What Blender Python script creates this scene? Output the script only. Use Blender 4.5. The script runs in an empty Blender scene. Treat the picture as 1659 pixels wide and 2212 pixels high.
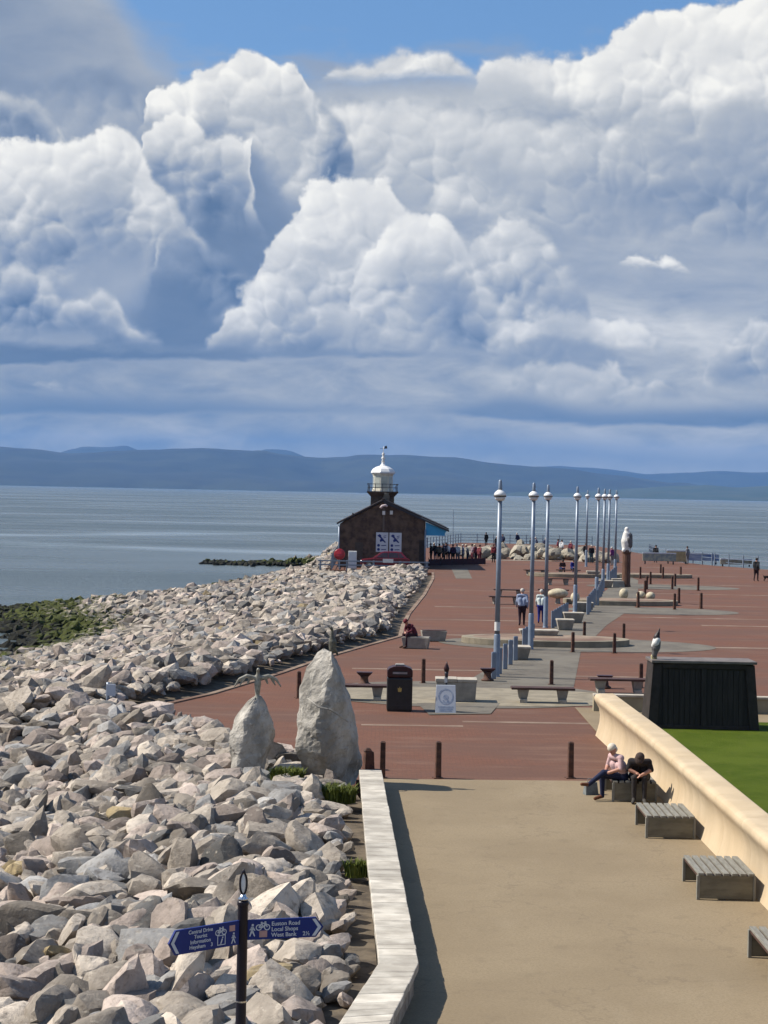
import bpy, math, random, mathutils
from mathutils import Vector, Matrix, noise as mnoise
SC = bpy.context.scene
COL = SC.collection
rad = math.radians

# ------------------------------------------------------------------ camera
EYE = 6.4
FPX = 4000.0                      # focal length in pixels of a 1659 x 2212 view
PITCH = math.atan(44 / FPX)
ROLL = rad(1.174)
_F = Vector((0, math.cos(PITCH), -math.sin(PITCH)))
_R0 = Vector((1, 0, 0)); _U0 = Vector((0, math.sin(PITCH), math.cos(PITCH)))
_R = _R0 * math.cos(ROLL) + _U0 * math.sin(ROLL)
_U = _U0 * math.cos(ROLL) - _R0 * math.sin(ROLL)
cam_data = bpy.data.cameras.new('camera'); cam = bpy.data.objects.new('camera', cam_data); COL.objects.link(cam)
cam_data.sensor_fit = 'HORIZONTAL'; cam_data.sensor_width = 36.0
cam_data.lens = 36.0 * FPX / 1659.0
cam_data.clip_start = 0.5; cam_data.clip_end = 80000
M = Matrix((( _R.x, _U.x, -_F.x, 0), (_R.y, _U.y, -_F.y, 0), (_R.z, _U.z, -_F.z, EYE), (0, 0, 0, 1)))
cam.matrix_world = M
SC.camera = cam

def ray(px, py):
    return _F + _R * ((px - 829.5) / FPX) + _U * ((1106 - py) / FPX)
def G(px, py, z=0.0):
    "surveyed ground position of a point seen in the photograph, on the level z"
    d = ray(px, py); t = (z - EYE) / d.z
    return Vector((d.x * t, d.y * t, z))
def AT(px, py, y):
    "position of a point seen in the photograph at the distance y"
    d = ray(px, py); t = y / d.y
    return Vector((d.x * t, y, EYE + d.z * t))

# ------------------------------------------------------------------ light
EXPO = 0.55
SUN_EL, SUN_AZ = rad(47), rad(-83)          # azimuth from +Y, negative = left
SKY_STRENGTH = 0.085
SC.view_settings.view_transform = 'Standard'
SC.view_settings.look = 'None'
SC.view_settings.exposure = EXPO
SC.view_settings.gamma = 1.0
SC.view_settings.use_curve_mapping = False
SC.cycles.use_denoising = True
SC.cycles.max_bounces = 5; SC.cycles.diffuse_bounces = 2; SC.cycles.glossy_bounces = 2
SC.cycles.volume_bounces = 0
sun_data = bpy.data.lights.new('sun', 'SUN'); sun = bpy.data.objects.new('sun', sun_data); COL.objects.link(sun)
sun_data.energy = 5.0; sun_data.angle = rad(0.53); sun_data.color = (1.0, 0.93, 0.82)
_sd = Vector((math.sin(SUN_AZ) * math.cos(SUN_EL), math.cos(SUN_AZ) * math.cos(SUN_EL), math.sin(SUN_EL)))
sun.rotation_euler = _sd.to_track_quat('Z', 'Y').to_euler()
sun.location = _sd * 300

class NT:
    "short hand for building node trees"
    def __init__(s, tree): s.t = tree; s.n = tree.nodes; s.l = tree.links
    def node(s, typ, **kw):
        n = s.n.new(typ)
        for k, v in kw.items(): setattr(n, k, v)
        return n
    def put(s, sock, v):
        if isinstance(v, bpy.types.NodeSocket): s.l.new(v, sock)
        elif v is not None: sock.default_value = v
    def m(s, op, a, b=None, c=None, clamp=False):
        n = s.node('ShaderNodeMath', operation=op); n.use_clamp = clamp
        for i, v in enumerate((a, b, c)): 
            if v is not None: s.put(n.inputs[i], v)
        return n.outputs[0]
    def v(s, op, a, b=None, c=None):
        n = s.node('ShaderNodeVectorMath', operation=op)
        for i, x in enumerate((a, b, c)):
            if x is not None: s.put(n.inputs[i], x)
        return n.outputs['Value'] if op in ('LENGTH', 'DOT_PRODUCT', 'DISTANCE') else n.outputs[0]
    def ramp(s, x, a, b, lo=0.0, hi=1.0, smooth=True):
        n = s.node('ShaderNodeMapRange'); n.interpolation_type = 'SMOOTHSTEP' if smooth else 'LINEAR'; n.clamp = True
        s.put(n.inputs[0], x)
        for i, q in enumerate((a, b, lo, hi)): s.put(n.inputs[i + 1], q)
        return n.outputs[0]
    def mixf(s, f, a, b):
        n = s.node('ShaderNodeMix', data_type='FLOAT')
        s.put(n.inputs[0], f); s.put(n.inputs[2], a); s.put(n.inputs[3], b); return n.outputs[0]
    def mixc(s, f, a, b, blend='MIX'):
        n = s.node('ShaderNodeMix', data_type='RGBA', blend_type=blend)
        s.put(n.inputs[0], f)
        for i, q in ((6, a), (7, b)):
            if isinstance(q, (tuple, list)): q = (*q[:3], 1.0)
            s.put(n.inputs[i], q)
        return n.outputs[2]
    def noise(s, vec, scale, detail=4, rough=0.55, out=0, dist=0.0, dims='3D'):
        n = s.node('ShaderNodeTexNoise', noise_dimensions=dims); s.put(n.inputs['Vector'], vec)
        n.inputs['Scale'].default_value = scale; n.inputs['Detail'].default_value = detail
        n.inputs['Roughness'].default_value = rough; n.inputs['Distortion'].default_value = dist
        return n.outputs[out]
    def vor(s, vec, scale, detail=0, rough=0.5, feature='F1', dims='3D', out='Distance', smooth=0.5):
        n = s.node('ShaderNodeTexVoronoi', voronoi_dimensions=dims, feature=feature); s.put(n.inputs['Vector'], vec)
        n.inputs['Scale'].default_value = scale
        if 'Detail' in n.inputs: n.inputs['Detail'].default_value = detail; n.inputs['Roughness'].default_value = rough
        if feature == 'SMOOTH_F1': n.inputs['Smoothness'].default_value = smooth
        return n.outputs[out]
    def crmp(s, x, stops, interp='LINEAR'):
        n = s.node('ShaderNodeValToRGB'); s.put(n.inputs[0], x); cr = n.color_ramp; cr.interpolation = interp
        while len(cr.elements) < len(stops): cr.elements.new(0.5)
        for e, (p, c) in zip(cr.elements, stops): e.position = p; e.color = (*c[:3], 1)
        return n.outputs[0]

def lin(r, g, b):
    f = lambda c: (c / 255 / 12.92) if c <= 10.3 else ((c / 255 + 0.055) / 1.055) ** 2.4
    return (f(r), f(g), f(b))

# ------------------------------------------------------------------ sky
world = bpy.data.worlds.new('World'); SC.world = world; world.use_nodes = True
world.cycles.sampling_method = 'MANUAL'; world.cycles.sample_map_resolution = 256
def build_sky():
    t = NT(world.node_tree); t.n.clear()
    sky = t.node('ShaderNodeTexSky', sky_type='NISHITA'); sky.sun_disc = False
    sky.sun_elevation = SUN_EL; sky.sun_rotation = SUN_AZ; sky.air_density = 1.0; sky.dust_density = 0.6; sky.ozone_density = 2.5
    co = t.node('ShaderNodeTexCoord').outputs['Generated']
    sep = t.node('ShaderNodeSeparateXYZ'); t.l.new(co, sep.inputs[0])
    az = t.m('ARCTAN2', sep.outputs[0], sep.outputs[1])
    el = t.m('ARCSINE', sep.outputs[2])
    # the clouds are laid out on the dome in units of a quarter radian; they go on round the whole horizon
    u0 = t.m('MULTIPLY_ADD', az, 4.0, 0.98)
    u = t.m('SUBTRACT', t.m('PINGPONG', u0, 1.96), 0.98)
    v = t.m('MULTIPLY', el, 4.0)
    cmb = t.node('ShaderNodeCombineXYZ'); t.l.new(u, cmb.inputs[0]); t.l.new(v, cmb.inputs[1])
    P = cmb.outputs[0]
    def uv(px, py):
        d = ray(px, py).normalized()
        return math.atan2(d.x, d.y) * 4, math.asin(d.z) * 4
    # cauliflower relief, and its slope towards the sun
    L = Vector((-0.62, 0.78, 0)).normalized()
    wn = t.noise(P, 6.0, 4, 0.55, out=1)
    PW = t.v('MULTIPLY_ADD', t.v('SUBTRACT', wn, (0.5, 0.5, 0.5)), (0.12, 0.12, 0.0), P)
    def relief(vec):
        tot = None
        for sc_, w_ in ((4.6, 0.62), (10.5, 0.30), (25.0, 0.17)):
            d_ = t.vor(vec, sc_, 0, 0.5, 'F1', '2D'); q_ = t.m('MULTIPLY', t.m('MULTIPLY', d_, d_), w_ * 1.9)
            tot = q_ if tot is None else t.m('ADD', tot, q_)
        return tot
    b0 = relief(PW)
    b1 = relief(t.v('ADD', PW, tuple(L * 0.014)))
    slope = t.m('SUBTRACT', b1, b0)                       # > 0 on sides facing the sun
    fine = t.noise(P, 24.0, 5, 0.62)
    soft = t.noise(t.v('MULTIPLY', P, (1.0, 1.5, 1.0)), 6.0, 4, 0.55)
    rough = t.m('ADD', t.m('MULTIPLY', t.m('SUBTRACT', 0.62, b0), 0.62), t.m('MULTIPLY', t.m('SUBTRACT', fine, 0.5), 0.55))
    billow = t.ramp(soft, 0.36, 0.62, 0.35, 1.7)              # some flanks are knobbly, others smooth
    detail = t.m('ADD', t.m('ADD', t.m('MULTIPLY', t.m('MULTIPLY', slope, 1.3), billow), t.m('MULTIPLY', t.m('SUBTRACT', fine, 0.5), 0.34)),
                 t.m('MULTIPLY', t.m('SUBTRACT', soft, 0.5), 0.85))
    wisp = t.noise(t.v('MULTIPLY', P, (1.0, 2.6, 1.0)), 5.0, 5, 0.58, dist=0.3)
    softR = t.m('MULTIPLY', t.m('SUBTRACT', wisp, 0.5), 1.6)
    # far overcast behind the heaps: S is brightness 0..1, A is cover
    S = t.m('ADD', 0.36, t.m('MULTIPLY', t.m('SUBTRACT', wisp, 0.5), 0.28))
    top = t.m('ADD', v, t.m('MULTIPLY', t.m('SUBTRACT', wisp, 0.5), 0.35))
    A = t.ramp(top, 0.96, 0.80)
    gen = t.noise(co, 3.1, 5, 0.58)
    A = t.m('MAXIMUM', A, t.m('MULTIPLY', t.ramp(gen, 0.53, 0.63), t.ramp(v, 1.08, 1.3)))
    S = t.mixf(t.ramp(v, 1.08, 1.3), S, t.m('MULTIPLY_ADD', t.m('SUBTRACT', gen, 0.5), 2.0, 0.5))
    # (x, y, rx, ry, brightness, contrast, softness, heap-or-wisp)
    c0 = t.node('ShaderNodeCombineXYZ'); t.put(c0.inputs[0], S); t.put(c0.inputs[1], A)
    C = c0.outputs[0]                                   # x = brightness, y = cover
    seps = t.node('ShaderNodeSeparateXYZ'); t.l.new(PW, seps.inputs[0])
    un = t.m('MULTIPLY_ADD', seps.outputs[0], 1 / 1.96, 0.5)
    def curve(pts, x, conv, ends=None, foot=0):
        n = t.node('ShaderNodeFloatCurve'); cv = n.mapping.curves[0]; n.mapping.extend = 'HORIZONTAL'
        P_ = []
        for k, (px, val) in enumerate(pts):
            if conv: uu, vv = uv(px, val); P_.append(((uu + 0.98) / 1.96, (vv + 0.188) / 1.5))
            else: P_.append(((uv(px, 500)[0] + 0.98) / 1.96, val))
        off = 0.0 if conv else P_[0][1]
        if conv == 2:
            lo = [(uv(bpt[0], bpt[1] + foot + 45)[1] + 0.188) / 1.5 for bpt in (ends[0], ends[1])]
            P_ = [(P_[0][0] - 0.032, 0.0), (P_[0][0] - 0.022, min(lo[0], P_[0][1]))] + P_ + [(P_[-1][0] + 0.022, min(lo[1], P_[-1][1])), (P_[-1][0] + 0.032, 0.0)]
        elif conv: P_ = [(P_[0][0] - 0.012, P_[0][1])] + P_ + [(P_[-1][0] + 0.012, P_[-1][1])]
        P_ = [(min(max(p[0], 0.0), 1.0), min(max(p[1], 0.0), 1.0)) for p in P_]
        while len(cv.points) < len(P_): cv.points.new(0.5, 0.5)
        for q, p in zip(cv.points, P_): q.location = p; q.handle_type = 'AUTO_CLAMPED'
        n.mapping.update(); n.inputs[0].default_value = 1.0; t.put(n.inputs[1], x)
        return n.outputs[0]
    for (kind, top, base, fade, bright, g, glen, edge, dk) in CLOUDS:
        dep = t.node('ShaderNodeSeparateXYZ'); t.l.new(C, dep.inputs[0])
        x = t.m('MULTIPLY_ADD', dep.outputs[0], 1e-7, un)             # keeps the evaluation strictly in order
        tp = t.m('MULTIPLY_ADD', curve(top, x, 2, (base[0], base[-1]), fade), 1.5, -0.188)
        tp = t.m('MULTIPLY_ADD', rough if kind else softR, 0.075 if kind else 0.05, tp)
        if kind: tp = t.m('MULTIPLY_ADD', softR, 0.022, tp)
        depth = t.m('SUBTRACT', tp, v)
        bs = t.m('MULTIPLY_ADD', curve(base, x, 1), 1.5, -0.188)
        br = curve(bright, x, 0)
        al = t.ramp(depth, 0.0, t.m('MULTIPLY_ADD', br, -3.0 * edge / 1000.0, 3.9 * edge / 1000.0))
        al = t.m('MULTIPLY', al, t.ramp(t.m('MULTIPLY_ADD', softR, 0.04, t.m('SUBTRACT', v, bs)), -fade / 1000.0, 0.0))
        s_ = t.m('MULTIPLY_ADD', t.ramp(depth, 0.0, glen * 0.72 / 1000.0, smooth=False), -g * 1.9, br)
        s_ = t.m('MULTIPLY_ADD', detail if kind else softR, dk, s_)
        V = t.node('ShaderNodeCombineXYZ'); t.put(V.inputs[0], s_); V.inputs[1].default_value = 1.0
        mx = t.node('ShaderNodeMix', data_type='VECTOR')
        t.put(mx.inputs[0], al); t.put(mx.inputs[4], C); t.put(mx.inputs[5], V.outputs[0]); C = mx.outputs[1]
    sp = t.node('ShaderNodeSeparateXYZ'); t.l.new(C, sp.inputs[0])
    S, A = sp.outputs[0], sp.outputs[1]
    colr = t.crmp(S, [(0.0, lin(94, 118, 150)), (0.25, lin(140, 155, 177)), (0.5, lin(188, 193, 199)), (0.75, lin(229, 229, 227)), (1.0, lin(254, 252, 245))])
    colr = t.mixc(1.0, colr, t.mixc(t.ramp(v, 0.02, 0.42), (0.80, 0.76, 0.64), (1.0, 1.0, 1.0)), 'MULTIPLY')     # far cloud, seen through more air
    K = 1.0 / (SKY_STRENGTH * 2 ** EXPO)
    colr = t.v('SCALE', colr); colr.node.inputs['Scale'].default_value = K
    blue = t.mixc(0.45, sky.outputs[0], tuple(c * K for c in lin(80, 145, 212)))
    fin = t.mixc(A, blue, colr)
    # thin veil over everything low down
    bg = t.node('ShaderNodeBackground'); bg.inputs[1].default_value = SKY_STRENGTH
    t.l.new(fin, bg.inputs[0])
    out = t.node('ShaderNodeOutputWorld'); t.l.new(bg.outputs[0], out.inputs[0])
# every bank of cloud: (heap 1 / sheet 0, its skyline, its foot, fade at the foot, brightness along it, falloff, over what depth, edge, relief)
CLOUDS = [
 # broken grey overcast low down and on the right
 (0, [(-140,700),(200,690),(500,700),(800,640),(1100,560),(1300,500),(1780,470)], [(-140,1000),(1780,1000)], 60, [(-140,.28),(500,.32),(1000,.36),(1400,.44),(1780,.42)], -.06, 400, 60, .62),
 (0, [(-140,-200),(150,-150),(280,-30),(330,50),(385,110),(400,180)], [(-140,330),(400,300)], 120, [(-140,.34),(240,.46),(400,.34)], .08, 250, 50, .16),
 (1, [(-140,150),(60,170),(150,140),(230,125),(290,150),(340,205),(380,260),(440,330)], [(-140,400),(440,420)], 80, [(-140,.22),(250,.14),(440,.12)], -.10, 150, 16, .25),
 (1, [(690,140),(730,112),(800,106),(860,100),(930,112),(980,116),(1010,138)], [(690,158),(1010,146)], 26, [(690,.82),(1010,.84)], .1, 60, 22, .5),
 (1, [(1050,150),(1090,118),(1160,118),(1250,108),(1300,98),(1330,60),(1380,40),(1430,14),(1490,2),(1560,-12),(1780,-40)], [(1050,185),(1300,205),(1780,215)], 60, [(1050,.78),(1300,.92),(1780,1.0)], .10, 200, 20, .6),
 (0, [(670,170),(800,152),(1000,142),(1110,152),(1210,190),(1250,215)], [(670,200),(1250,222)], 40, [(670,.50),(1250,.52)], 0, 60, 30, .10),
 (1, [(690,225),(760,200),(900,215),(1100,220),(1200,230),(1300,205),(1450,185),(1780,215)], [(690,330),(950,410),(1200,450),(1400,465),(1780,480)], 80, [(690,.74),(1000,.74),(1300,.64),(1500,.58),(1780,.54)], .12, 240, 34, .38),
 (1, [(960,280),(1010,262),(1070,270),(1110,310),(1180,330),(1260,300),(1400,320),(1500,330),(1780,330)], [(960,360),(1200,420),(1400,430),(1780,460)], 90, [(960,.78),(1100,.72),(1400,.56),(1780,.48)], .14, 140, 34, .36),
 (0, [(1150,420),(1400,400),(1600,420),(1780,430)], [(1150,440),(1400,450),(1780,455)], 40, [(1150,.48),(1780,.36)], .0, 150, 60, .14),
 (0, [(1230,500),(1400,490),(1600,500),(1780,500)], [(1230,580),(1780,640)], 90, [(1230,.42),(1780,.48)], .06, 150, 50, .3),
 (0, [(220,640),(290,600),(340,430),(380,250),(430,215),(490,225),(540,270),(600,330),(640,390),(700,460),(780,560),(860,620)], [(220,735),(860,740)], 40, [(220,.14),(380,.12),(600,.16),(860,.34)], .03, 500, 34, .10),
 (1, [(325,215),(340,172),(380,165),(405,180),(440,138),(490,108),(530,100),(590,116),(640,102),(665,150),(700,200),(735,260),(760,330)], [(325,215),(400,235),(470,215),(550,265),(600,330),(680,400),(760,420)], 80, [(325,.92),(630,.88),(675,.70),(710,.42),(760,.32)], .16, 150, 16, .6),
 (1, [(-140,180),(0,195),(30,215),(65,222),(100,255),(130,280),(150,330)], [(-140,300),(150,330)], 60, [(-140,.78),(150,.70)], .3, 80, 18, .5),
 (1, [(295,345),(310,290),(350,255),(390,240),(420,268),(455,300),(500,296),(535,305),(545,360),(570,430)], [(295,400),(400,430),(460,430),(570,430)], 110, [(295,.86),(400,.94),(455,.70),(505,.88),(570,.5)], .36, 190, 16, .55),
 (1, [(-140,330),(0,305),(60,308),(100,298),(150,318),(190,288),(230,282),(280,305),(310,355),(345,400),(390,460),(450,560),(520,650)], [(-140,680),(60,640),(130,560),(200,480),(300,470),(390,500),(520,640)], 150, [(-140,1.0),(120,.96),(300,.86),(380,.60),(450,.42),(520,.34)], .34, 320, 18, .6),
 (1, [(335,545),(355,505),(375,490),(405,492),(435,535),(500,560),(560,620)], [(335,540),(430,570),(560,620)], 60, [(335,.76),(405,.66),(480,.46),(560,.36)], .24, 80, 20, .45),
 (1, [(-140,520),(0,555),(60,570),(110,600),(150,645),(195,620),(235,625),(265,670),(300,705),(340,730)], [(-140,690),(150,690),(340,722)], 50, [(-140,.78),(150,.66),(230,.76),(340,.55)], .32, 140, 20, .55),
 (1, [(575,540),(600,490),(630,455),(670,392),(700,376),(740,380),(790,385),(840,398),(880,455),(930,470),(1010,510),(1050,486),(1100,470),(1160,495),(1200,560),(1260,620)], [(575,580),(700,610),(900,630),(1100,630),(1260,640)], 140, [(575,.66),(690,.94),(850,.90),(1010,.66),(1090,.76),(1160,.66),(1260,.52)], .20, 260, 18, .6),
 (1, [(470,715),(515,612),(560,588),(610,592),(650,610),(690,645),(735,660),(765,600),(800,545),(840,498),(900,468),(960,486),(1000,525),(1030,575),(1070,625),(1150,655),(1250,655),(1330,680),(1395,705),(1430,735)], [(470,738),(1430,740)], 30, [(470,.62),(560,.84),(690,.68),(830,.96),(950,.90),(1060,.70),(1250,.74),(1350,.90),(1430,.6)], .28, 220, 18, .5),
 (0, [(-140,740),(300,736),(480,744),(600,752),(1000,752),(1110,758)], [(-140,772),(400,768),(600,760),(1110,764)], 14, [(-140,.04),(400,.06),(600,.14),(1110,.26)], 0, 50, 8, .1),
 (1, [(1060,775),(1120,748),(1200,722),(1290,738),(1340,775)], [(1060,780),(1340,780)], 24, [(1060,.30),(1340,.30)], 0, 60, 10, .2),
 (1, [(1110,815),(1140,800),(1200,788),(1260,792),(1320,785),(1350,815),(1400,825),(1440,815),(1470,835)], [(1110,825),(1470,840)], 40, [(1110,.62),(1300,.78),(1470,.6)], .1, 60, 18, .5),
 (1, [(1535,800),(1555,755),(1590,728),(1612,700),(1780,690)], [(1535,800),(1780,810)], 60, [(1535,.72),(1780,.82)], .2, 120, 18, .5),
 (1, [(1350,550),(1385,540),(1440,552),(1460,565)], [(1350,552),(1460,568)], 18, [(1350,.88),(1460,.82)], 0, 60, 14, .3),
 (0, [(-140,865),(200,835),(500,850),(700,862),(900,872),(1000,850),(1100,835),(1300,862),(1780,850)], [(-140,880),(900,884),(1300,908),(1780,912)], 16, [(-140,.10),(900,.14),(1780,.06)], 0, 50, 16, .35),
 (0, [(560,900),(760,905),(1000,915),(1200,925),(1560,955),(1780,950)], [(560,940),(1200,975),(1780,1000)], 50, [(560,.40),(1100,.46),(1780,.46)], .06, 60, 20, .4),
 (1, [(70,832),(110,818),(150,832)], [(70,828),(150,834)], 14, [(70,.62),(150,.56)], 0, 60, 12, .3),
 (1, [(1405,972),(1435,955),(1465,972)], [(1405,966),(1465,972)], 14, [(1405,.60),(1465,.55)], 0, 60, 12, .3),
]
build_sky()

# ------------------------------------------------------------------ helpers
import numpy as np, bmesh
PI = math.pi
class MB:
    "collects shapes for one mesh"
    def __init__(s): s.V = []; s.F = []; s.M = []; s.mi = 0
    def add(s, vs, fs):
        o = len(s.V); s.V += [tuple(v) for v in vs]
        for f in fs: s.F.append(tuple(i + o for i in f)); s.M.append(s.mi)
        return s
    def hexa(s, p):        # 8 corners, bottom ring then top ring (counter-clockwise seen from above)
        return s.add(p, [(3, 2, 1, 0), (4, 5, 6, 7), (0, 1, 5, 4), (1, 2, 6, 5), (2, 3, 7, 6), (3, 0, 4, 7)])
    def box(s, x0, x1, y0, y1, z0, z1):
        return s.hexa([(x0, y0, z0), (x1, y0, z0), (x1, y1, z0), (x0, y1, z0), (x0, y0, z1), (x1, y0, z1), (x1, y1, z1), (x0, y1, z1)])
    def frustum(s, cx, cy, z0, z1, w0, d0, w1, d1, dx=0, dy=0):
        a, b, c, d = w0 / 2, d0 / 2, w1 / 2, d1 / 2
        return s.hexa([(cx - a, cy - b, z0), (cx + a, cy - b, z0), (cx + a, cy + b, z0), (cx - a, cy + b, z0),
                       (cx + dx - c, cy + dy - d, z1), (cx + dx + c, cy + dy - d, z1), (cx + dx + c, cy + dy + d, z1), (cx + dx - c, cy + dy + d, z1)])
    def prism(s, poly, z0, z1):
        n = len(poly)
        vs = [(p[0], p[1], z0) for p in poly] + [(p[0], p[1], z1) for p in poly]
        return s.add(vs, [tuple(range(n - 1, -1, -1)), tuple(range(n, 2 * n))] + [(i, (i + 1) % n, n + (i + 1) % n, n + i) for i in range(n)])
    def side(s, poly, y0, y1):     # outline in x,z pushed along y
        n = len(poly)
        vs = [(p[0], y0, p[1]) for p in poly] + [(p[0], y1, p[1]) for p in poly]
        return s.add(vs, [tuple(range(n)), tuple(range(2 * n - 1, n - 1, -1))] + [((i + 1) % n, i, n + i, n + (i + 1) % n) for i in range(n)])
    def tube(s, pts, rs, n=10, caps=True, flat=1.0):
        pts = [Vector(p) for p in pts]; rings = []
        for i, p in enumerate(pts):
            d = (pts[min(i + 1, len(pts) - 1)] - pts[max(i - 1, 0)]).normalized()
            a = d.cross(Vector((0, 1, 0))) if abs(d.y) < 0.9 else d.cross(Vector((1, 0, 0)))
            a.normalize(); b = d.cross(a)
            r = rs[i] if isinstance(rs, (list, tuple)) else rs
            rings.append([p + a * (r * math.cos(2 * PI * k / n)) + b * (r * flat * math.sin(2 * PI * k / n)) for k in range(n)])
        vs = [v for R in rings for v in R]; fs = []
        for i in range(len(pts) - 1):
            for k in range(n):
                fs.append((i * n + k, i * n + (k + 1) % n, (i + 1) * n + (k + 1) % n, (i + 1) * n + k))
        if caps: fs += [tuple(range(n - 1, -1, -1)), tuple((len(pts) - 1) * n + k for k in range(n))]
        return s.add(vs, fs)
    def lathe(s, prof, n=20, c=(0, 0, 0), caps=True):
        vs = [(c[0] + r * math.cos(2 * PI * k / n), c[1] + r * math.sin(2 * PI * k / n), c[2] + z) for r, z in prof for k in range(n)]
        fs = [(i * n + k, i * n + (k + 1) % n, (i + 1) * n + (k + 1) % n, (i + 1) * n + k) for i in range(len(prof) - 1) for k in range(n)]
        if caps: fs += [tuple(range(n - 1, -1, -1)), tuple((len(prof) - 1) * n + k for k in range(n))]
        return s.add(vs, fs)
    def ball(s, c, r, n=14, m=9, sc=(1, 1, 1), t0=0.0, t1=PI):
        prof = [(math.sin(t0 + (t1 - t0) * i / m), -math.cos(t0 + (t1 - t0) * i / m)) for i in range(m + 1)]
        vs = [(c[0] + r * sc[0] * a * math.cos(2 * PI * k / n), c[1] + r * sc[1] * a * math.sin(2 * PI * k / n), c[2] + r * sc[2] * z) for a, z in prof for k in range(n)]
        fs = [(i * n + k, i * n + (k + 1) % n, (i + 1) * n + (k + 1) % n, (i + 1) * n + k) for i in range(m) for k in range(n)]
        return s.add(vs, fs)
    def xf(s, mat, start=0):
        for i in range(start, len(s.V)): s.V[i] = tuple(mat @ Vector(s.V[i]))
        return s
    def mesh(s, name, mats, smooth=False):
        me = bpy.data.meshes.new(name); me.from_pydata(s.V, [], s.F)
        for m in (mats if isinstance(mats, (list, tuple)) else [mats]): me.materials.append(m)
        if any(s.M): me.polygons.foreach_set('material_index', s.M)
        if smooth: me.polygons.foreach_set('use_smooth', [True] * len(me.polygons))
        me.update()
        return me

def link(name, me, parent=None, loc=None, rz=0.0):
    o = bpy.data.objects.new(name, me); COL.objects.link(o)
    if parent is not None: o.parent = parent
    if loc is not None: o.location = loc
    if rz: o.rotation_euler = (0, 0, rz)
    return o
def obj(name, mb, mats, parent=None, loc=None, rz=0.0, smooth=False, bevel=0.0, label=None, seg=2):
    o = link(name, mb.mesh(name, mats, smooth), parent, loc, rz)
    if bevel:
        b = o.modifiers.new('bevel', 'BEVEL'); b.width = bevel; b.segments = seg; b.limit_method = 'ANGLE'; b.angle_limit = rad(30)
        if not smooth: o.data.polygons.foreach_set('use_smooth', [False] * len(o.data.polygons))
    elif smooth == 2:
        pass
    if label: o['label'] = label
    return o
def tag(o, label, cat, group=None):
    o['label'] = label; o['category'] = cat
    if group: o['group'] = group
    return o
def thing(name, label, cat, loc=(0, 0, 0), rz=0.0, group=None):
    o = link(name, None, None, loc, rz); o.empty_display_size = 0.3
    return tag(o, label, cat, group)
def struct(o): o['kind'] = 'structure'; return o
def stuff(o): o['kind'] = 'stuff'; return o
def dup(root, loc, rz, label=None, group=None, scale=None):
    r = root.copy(); COL.objects.link(r); r.location = loc; r.rotation_euler = (0, 0, rz)
    if scale is not None: r.scale = scale
    if label: r['label'] = label
    if group: r['group'] = group
    for ch in list(root.children):
        c = ch.copy(); COL.objects.link(c); c.parent = r
        for g in list(ch.children):
            d = g.copy(); COL.objects.link(d); d.parent = c
    return r

# ------------------------------------------------------------------ materials
AF = 0.86          # keeps every paint and stone in step with the exposure
def pm(name, c1, c2=None, scale=6.0, rough=0.8, bump=0.0, bscale=40.0, detail=5, spec=0.3, metal=0.0, stretch=(1, 1, 1), lo=0.35, hi=0.65, big=None, coords='Object', rnd=0.0):
    "procedural paint / stone / metal: two tones of noise, optional large patches, optional relief"
    m = bpy.data.materials.new(name); m.use_nodes = True; t = NT(m.node_tree)
    p = t.n['Principled BSDF']
    co = t.node('ShaderNodeTexCoord').outputs[coords]
    vec = t.v('MULTIPLY', co, stretch) if stretch != (1, 1, 1) else co
    c2 = c2 or tuple(c * 0.8 for c in c1)
    c1, c2 = tuple(c * AF for c in c1), tuple(c * AF for c in c2)
    if big: big = (big[0], tuple(c * AF for c in big[1]), big[2])
    f = t.ramp(t.noise(vec, scale, detail, 0.6), lo, hi)
    col = t.mixc(f, c1, c2)
    if big:
        f2 = t.ramp(t.noise(vec, big[0], 3, 0.5), 0.4, 0.65)
        col = t.mixc(t.m('MULTIPLY', f2, big[2]), col, big[1])
    if rnd:
        r = t.node('ShaderNodeObjectInfo').outputs['Random']
        hs = t.node('ShaderNodeHueSaturation'); t.l.new(col, hs.inputs['Color']); t.l.new(t.m('MULTIPLY_ADD', r, rnd, 1 - rnd / 2), hs.inputs['Value']); col = hs.outputs[0]
    t.l.new(col, p.inputs['Base Color'])
    p.inputs['Roughness'].default_value = rough; p.inputs['Metallic'].default_value = metal
    p.inputs['Specular IOR Level'].default_value = spec
    if bump:
        b = t.node('ShaderNodeBump'); b.inputs['Strength'].default_value = bump; b.inputs['Distance'].default_value = 0.02
        t.l.new(t.noise(vec, bscale, 6, 0.65), b.inputs['Height']); t.l.new(b.outputs[0], p.inputs['Normal'])
    return m

MT = {}
MT['wavewall'] = pm('cream_render', (0.56, 0.445, 0.30), (0.47, 0.37, 0.245), 1.6, 0.85, 0.25, 60, stretch=(1, 1, .35), big=(0.7, (0.52, 0.40, 0.25), 0.5))
MT['capstone'] = pm('cap_stone', (0.60, 0.555, 0.475), (0.45, 0.41, 0.345), 2.2, 0.85, 0.5, 30, rnd=0.42, big=(4.0, (0.28, 0.25, 0.21), 0.45), stretch=(0.8, 1.1, 1))
MT['wallstone'] = pm('wall_rubble', (0.42, 0.37, 0.30), (0.26, 0.22, 0.18), 5, 0.9, 0.8, 18)
MT['concrete'] = pm('concrete', (0.34, 0.315, 0.27), (0.25, 0.23, 0.20), 3, 0.85, 0.4, 50)
MT['palestone'] = pm('pale_stone', (0.48, 0.43, 0.355), (0.36, 0.32, 0.26), 3, 0.8, 0.4, 40)
MT['benchgrey'] = pm('weathered_grey', (0.26, 0.25, 0.215), (0.19, 0.18, 0.15), 5, 0.7, 0.3, 50, stretch=(4, .6, 1))
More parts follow.
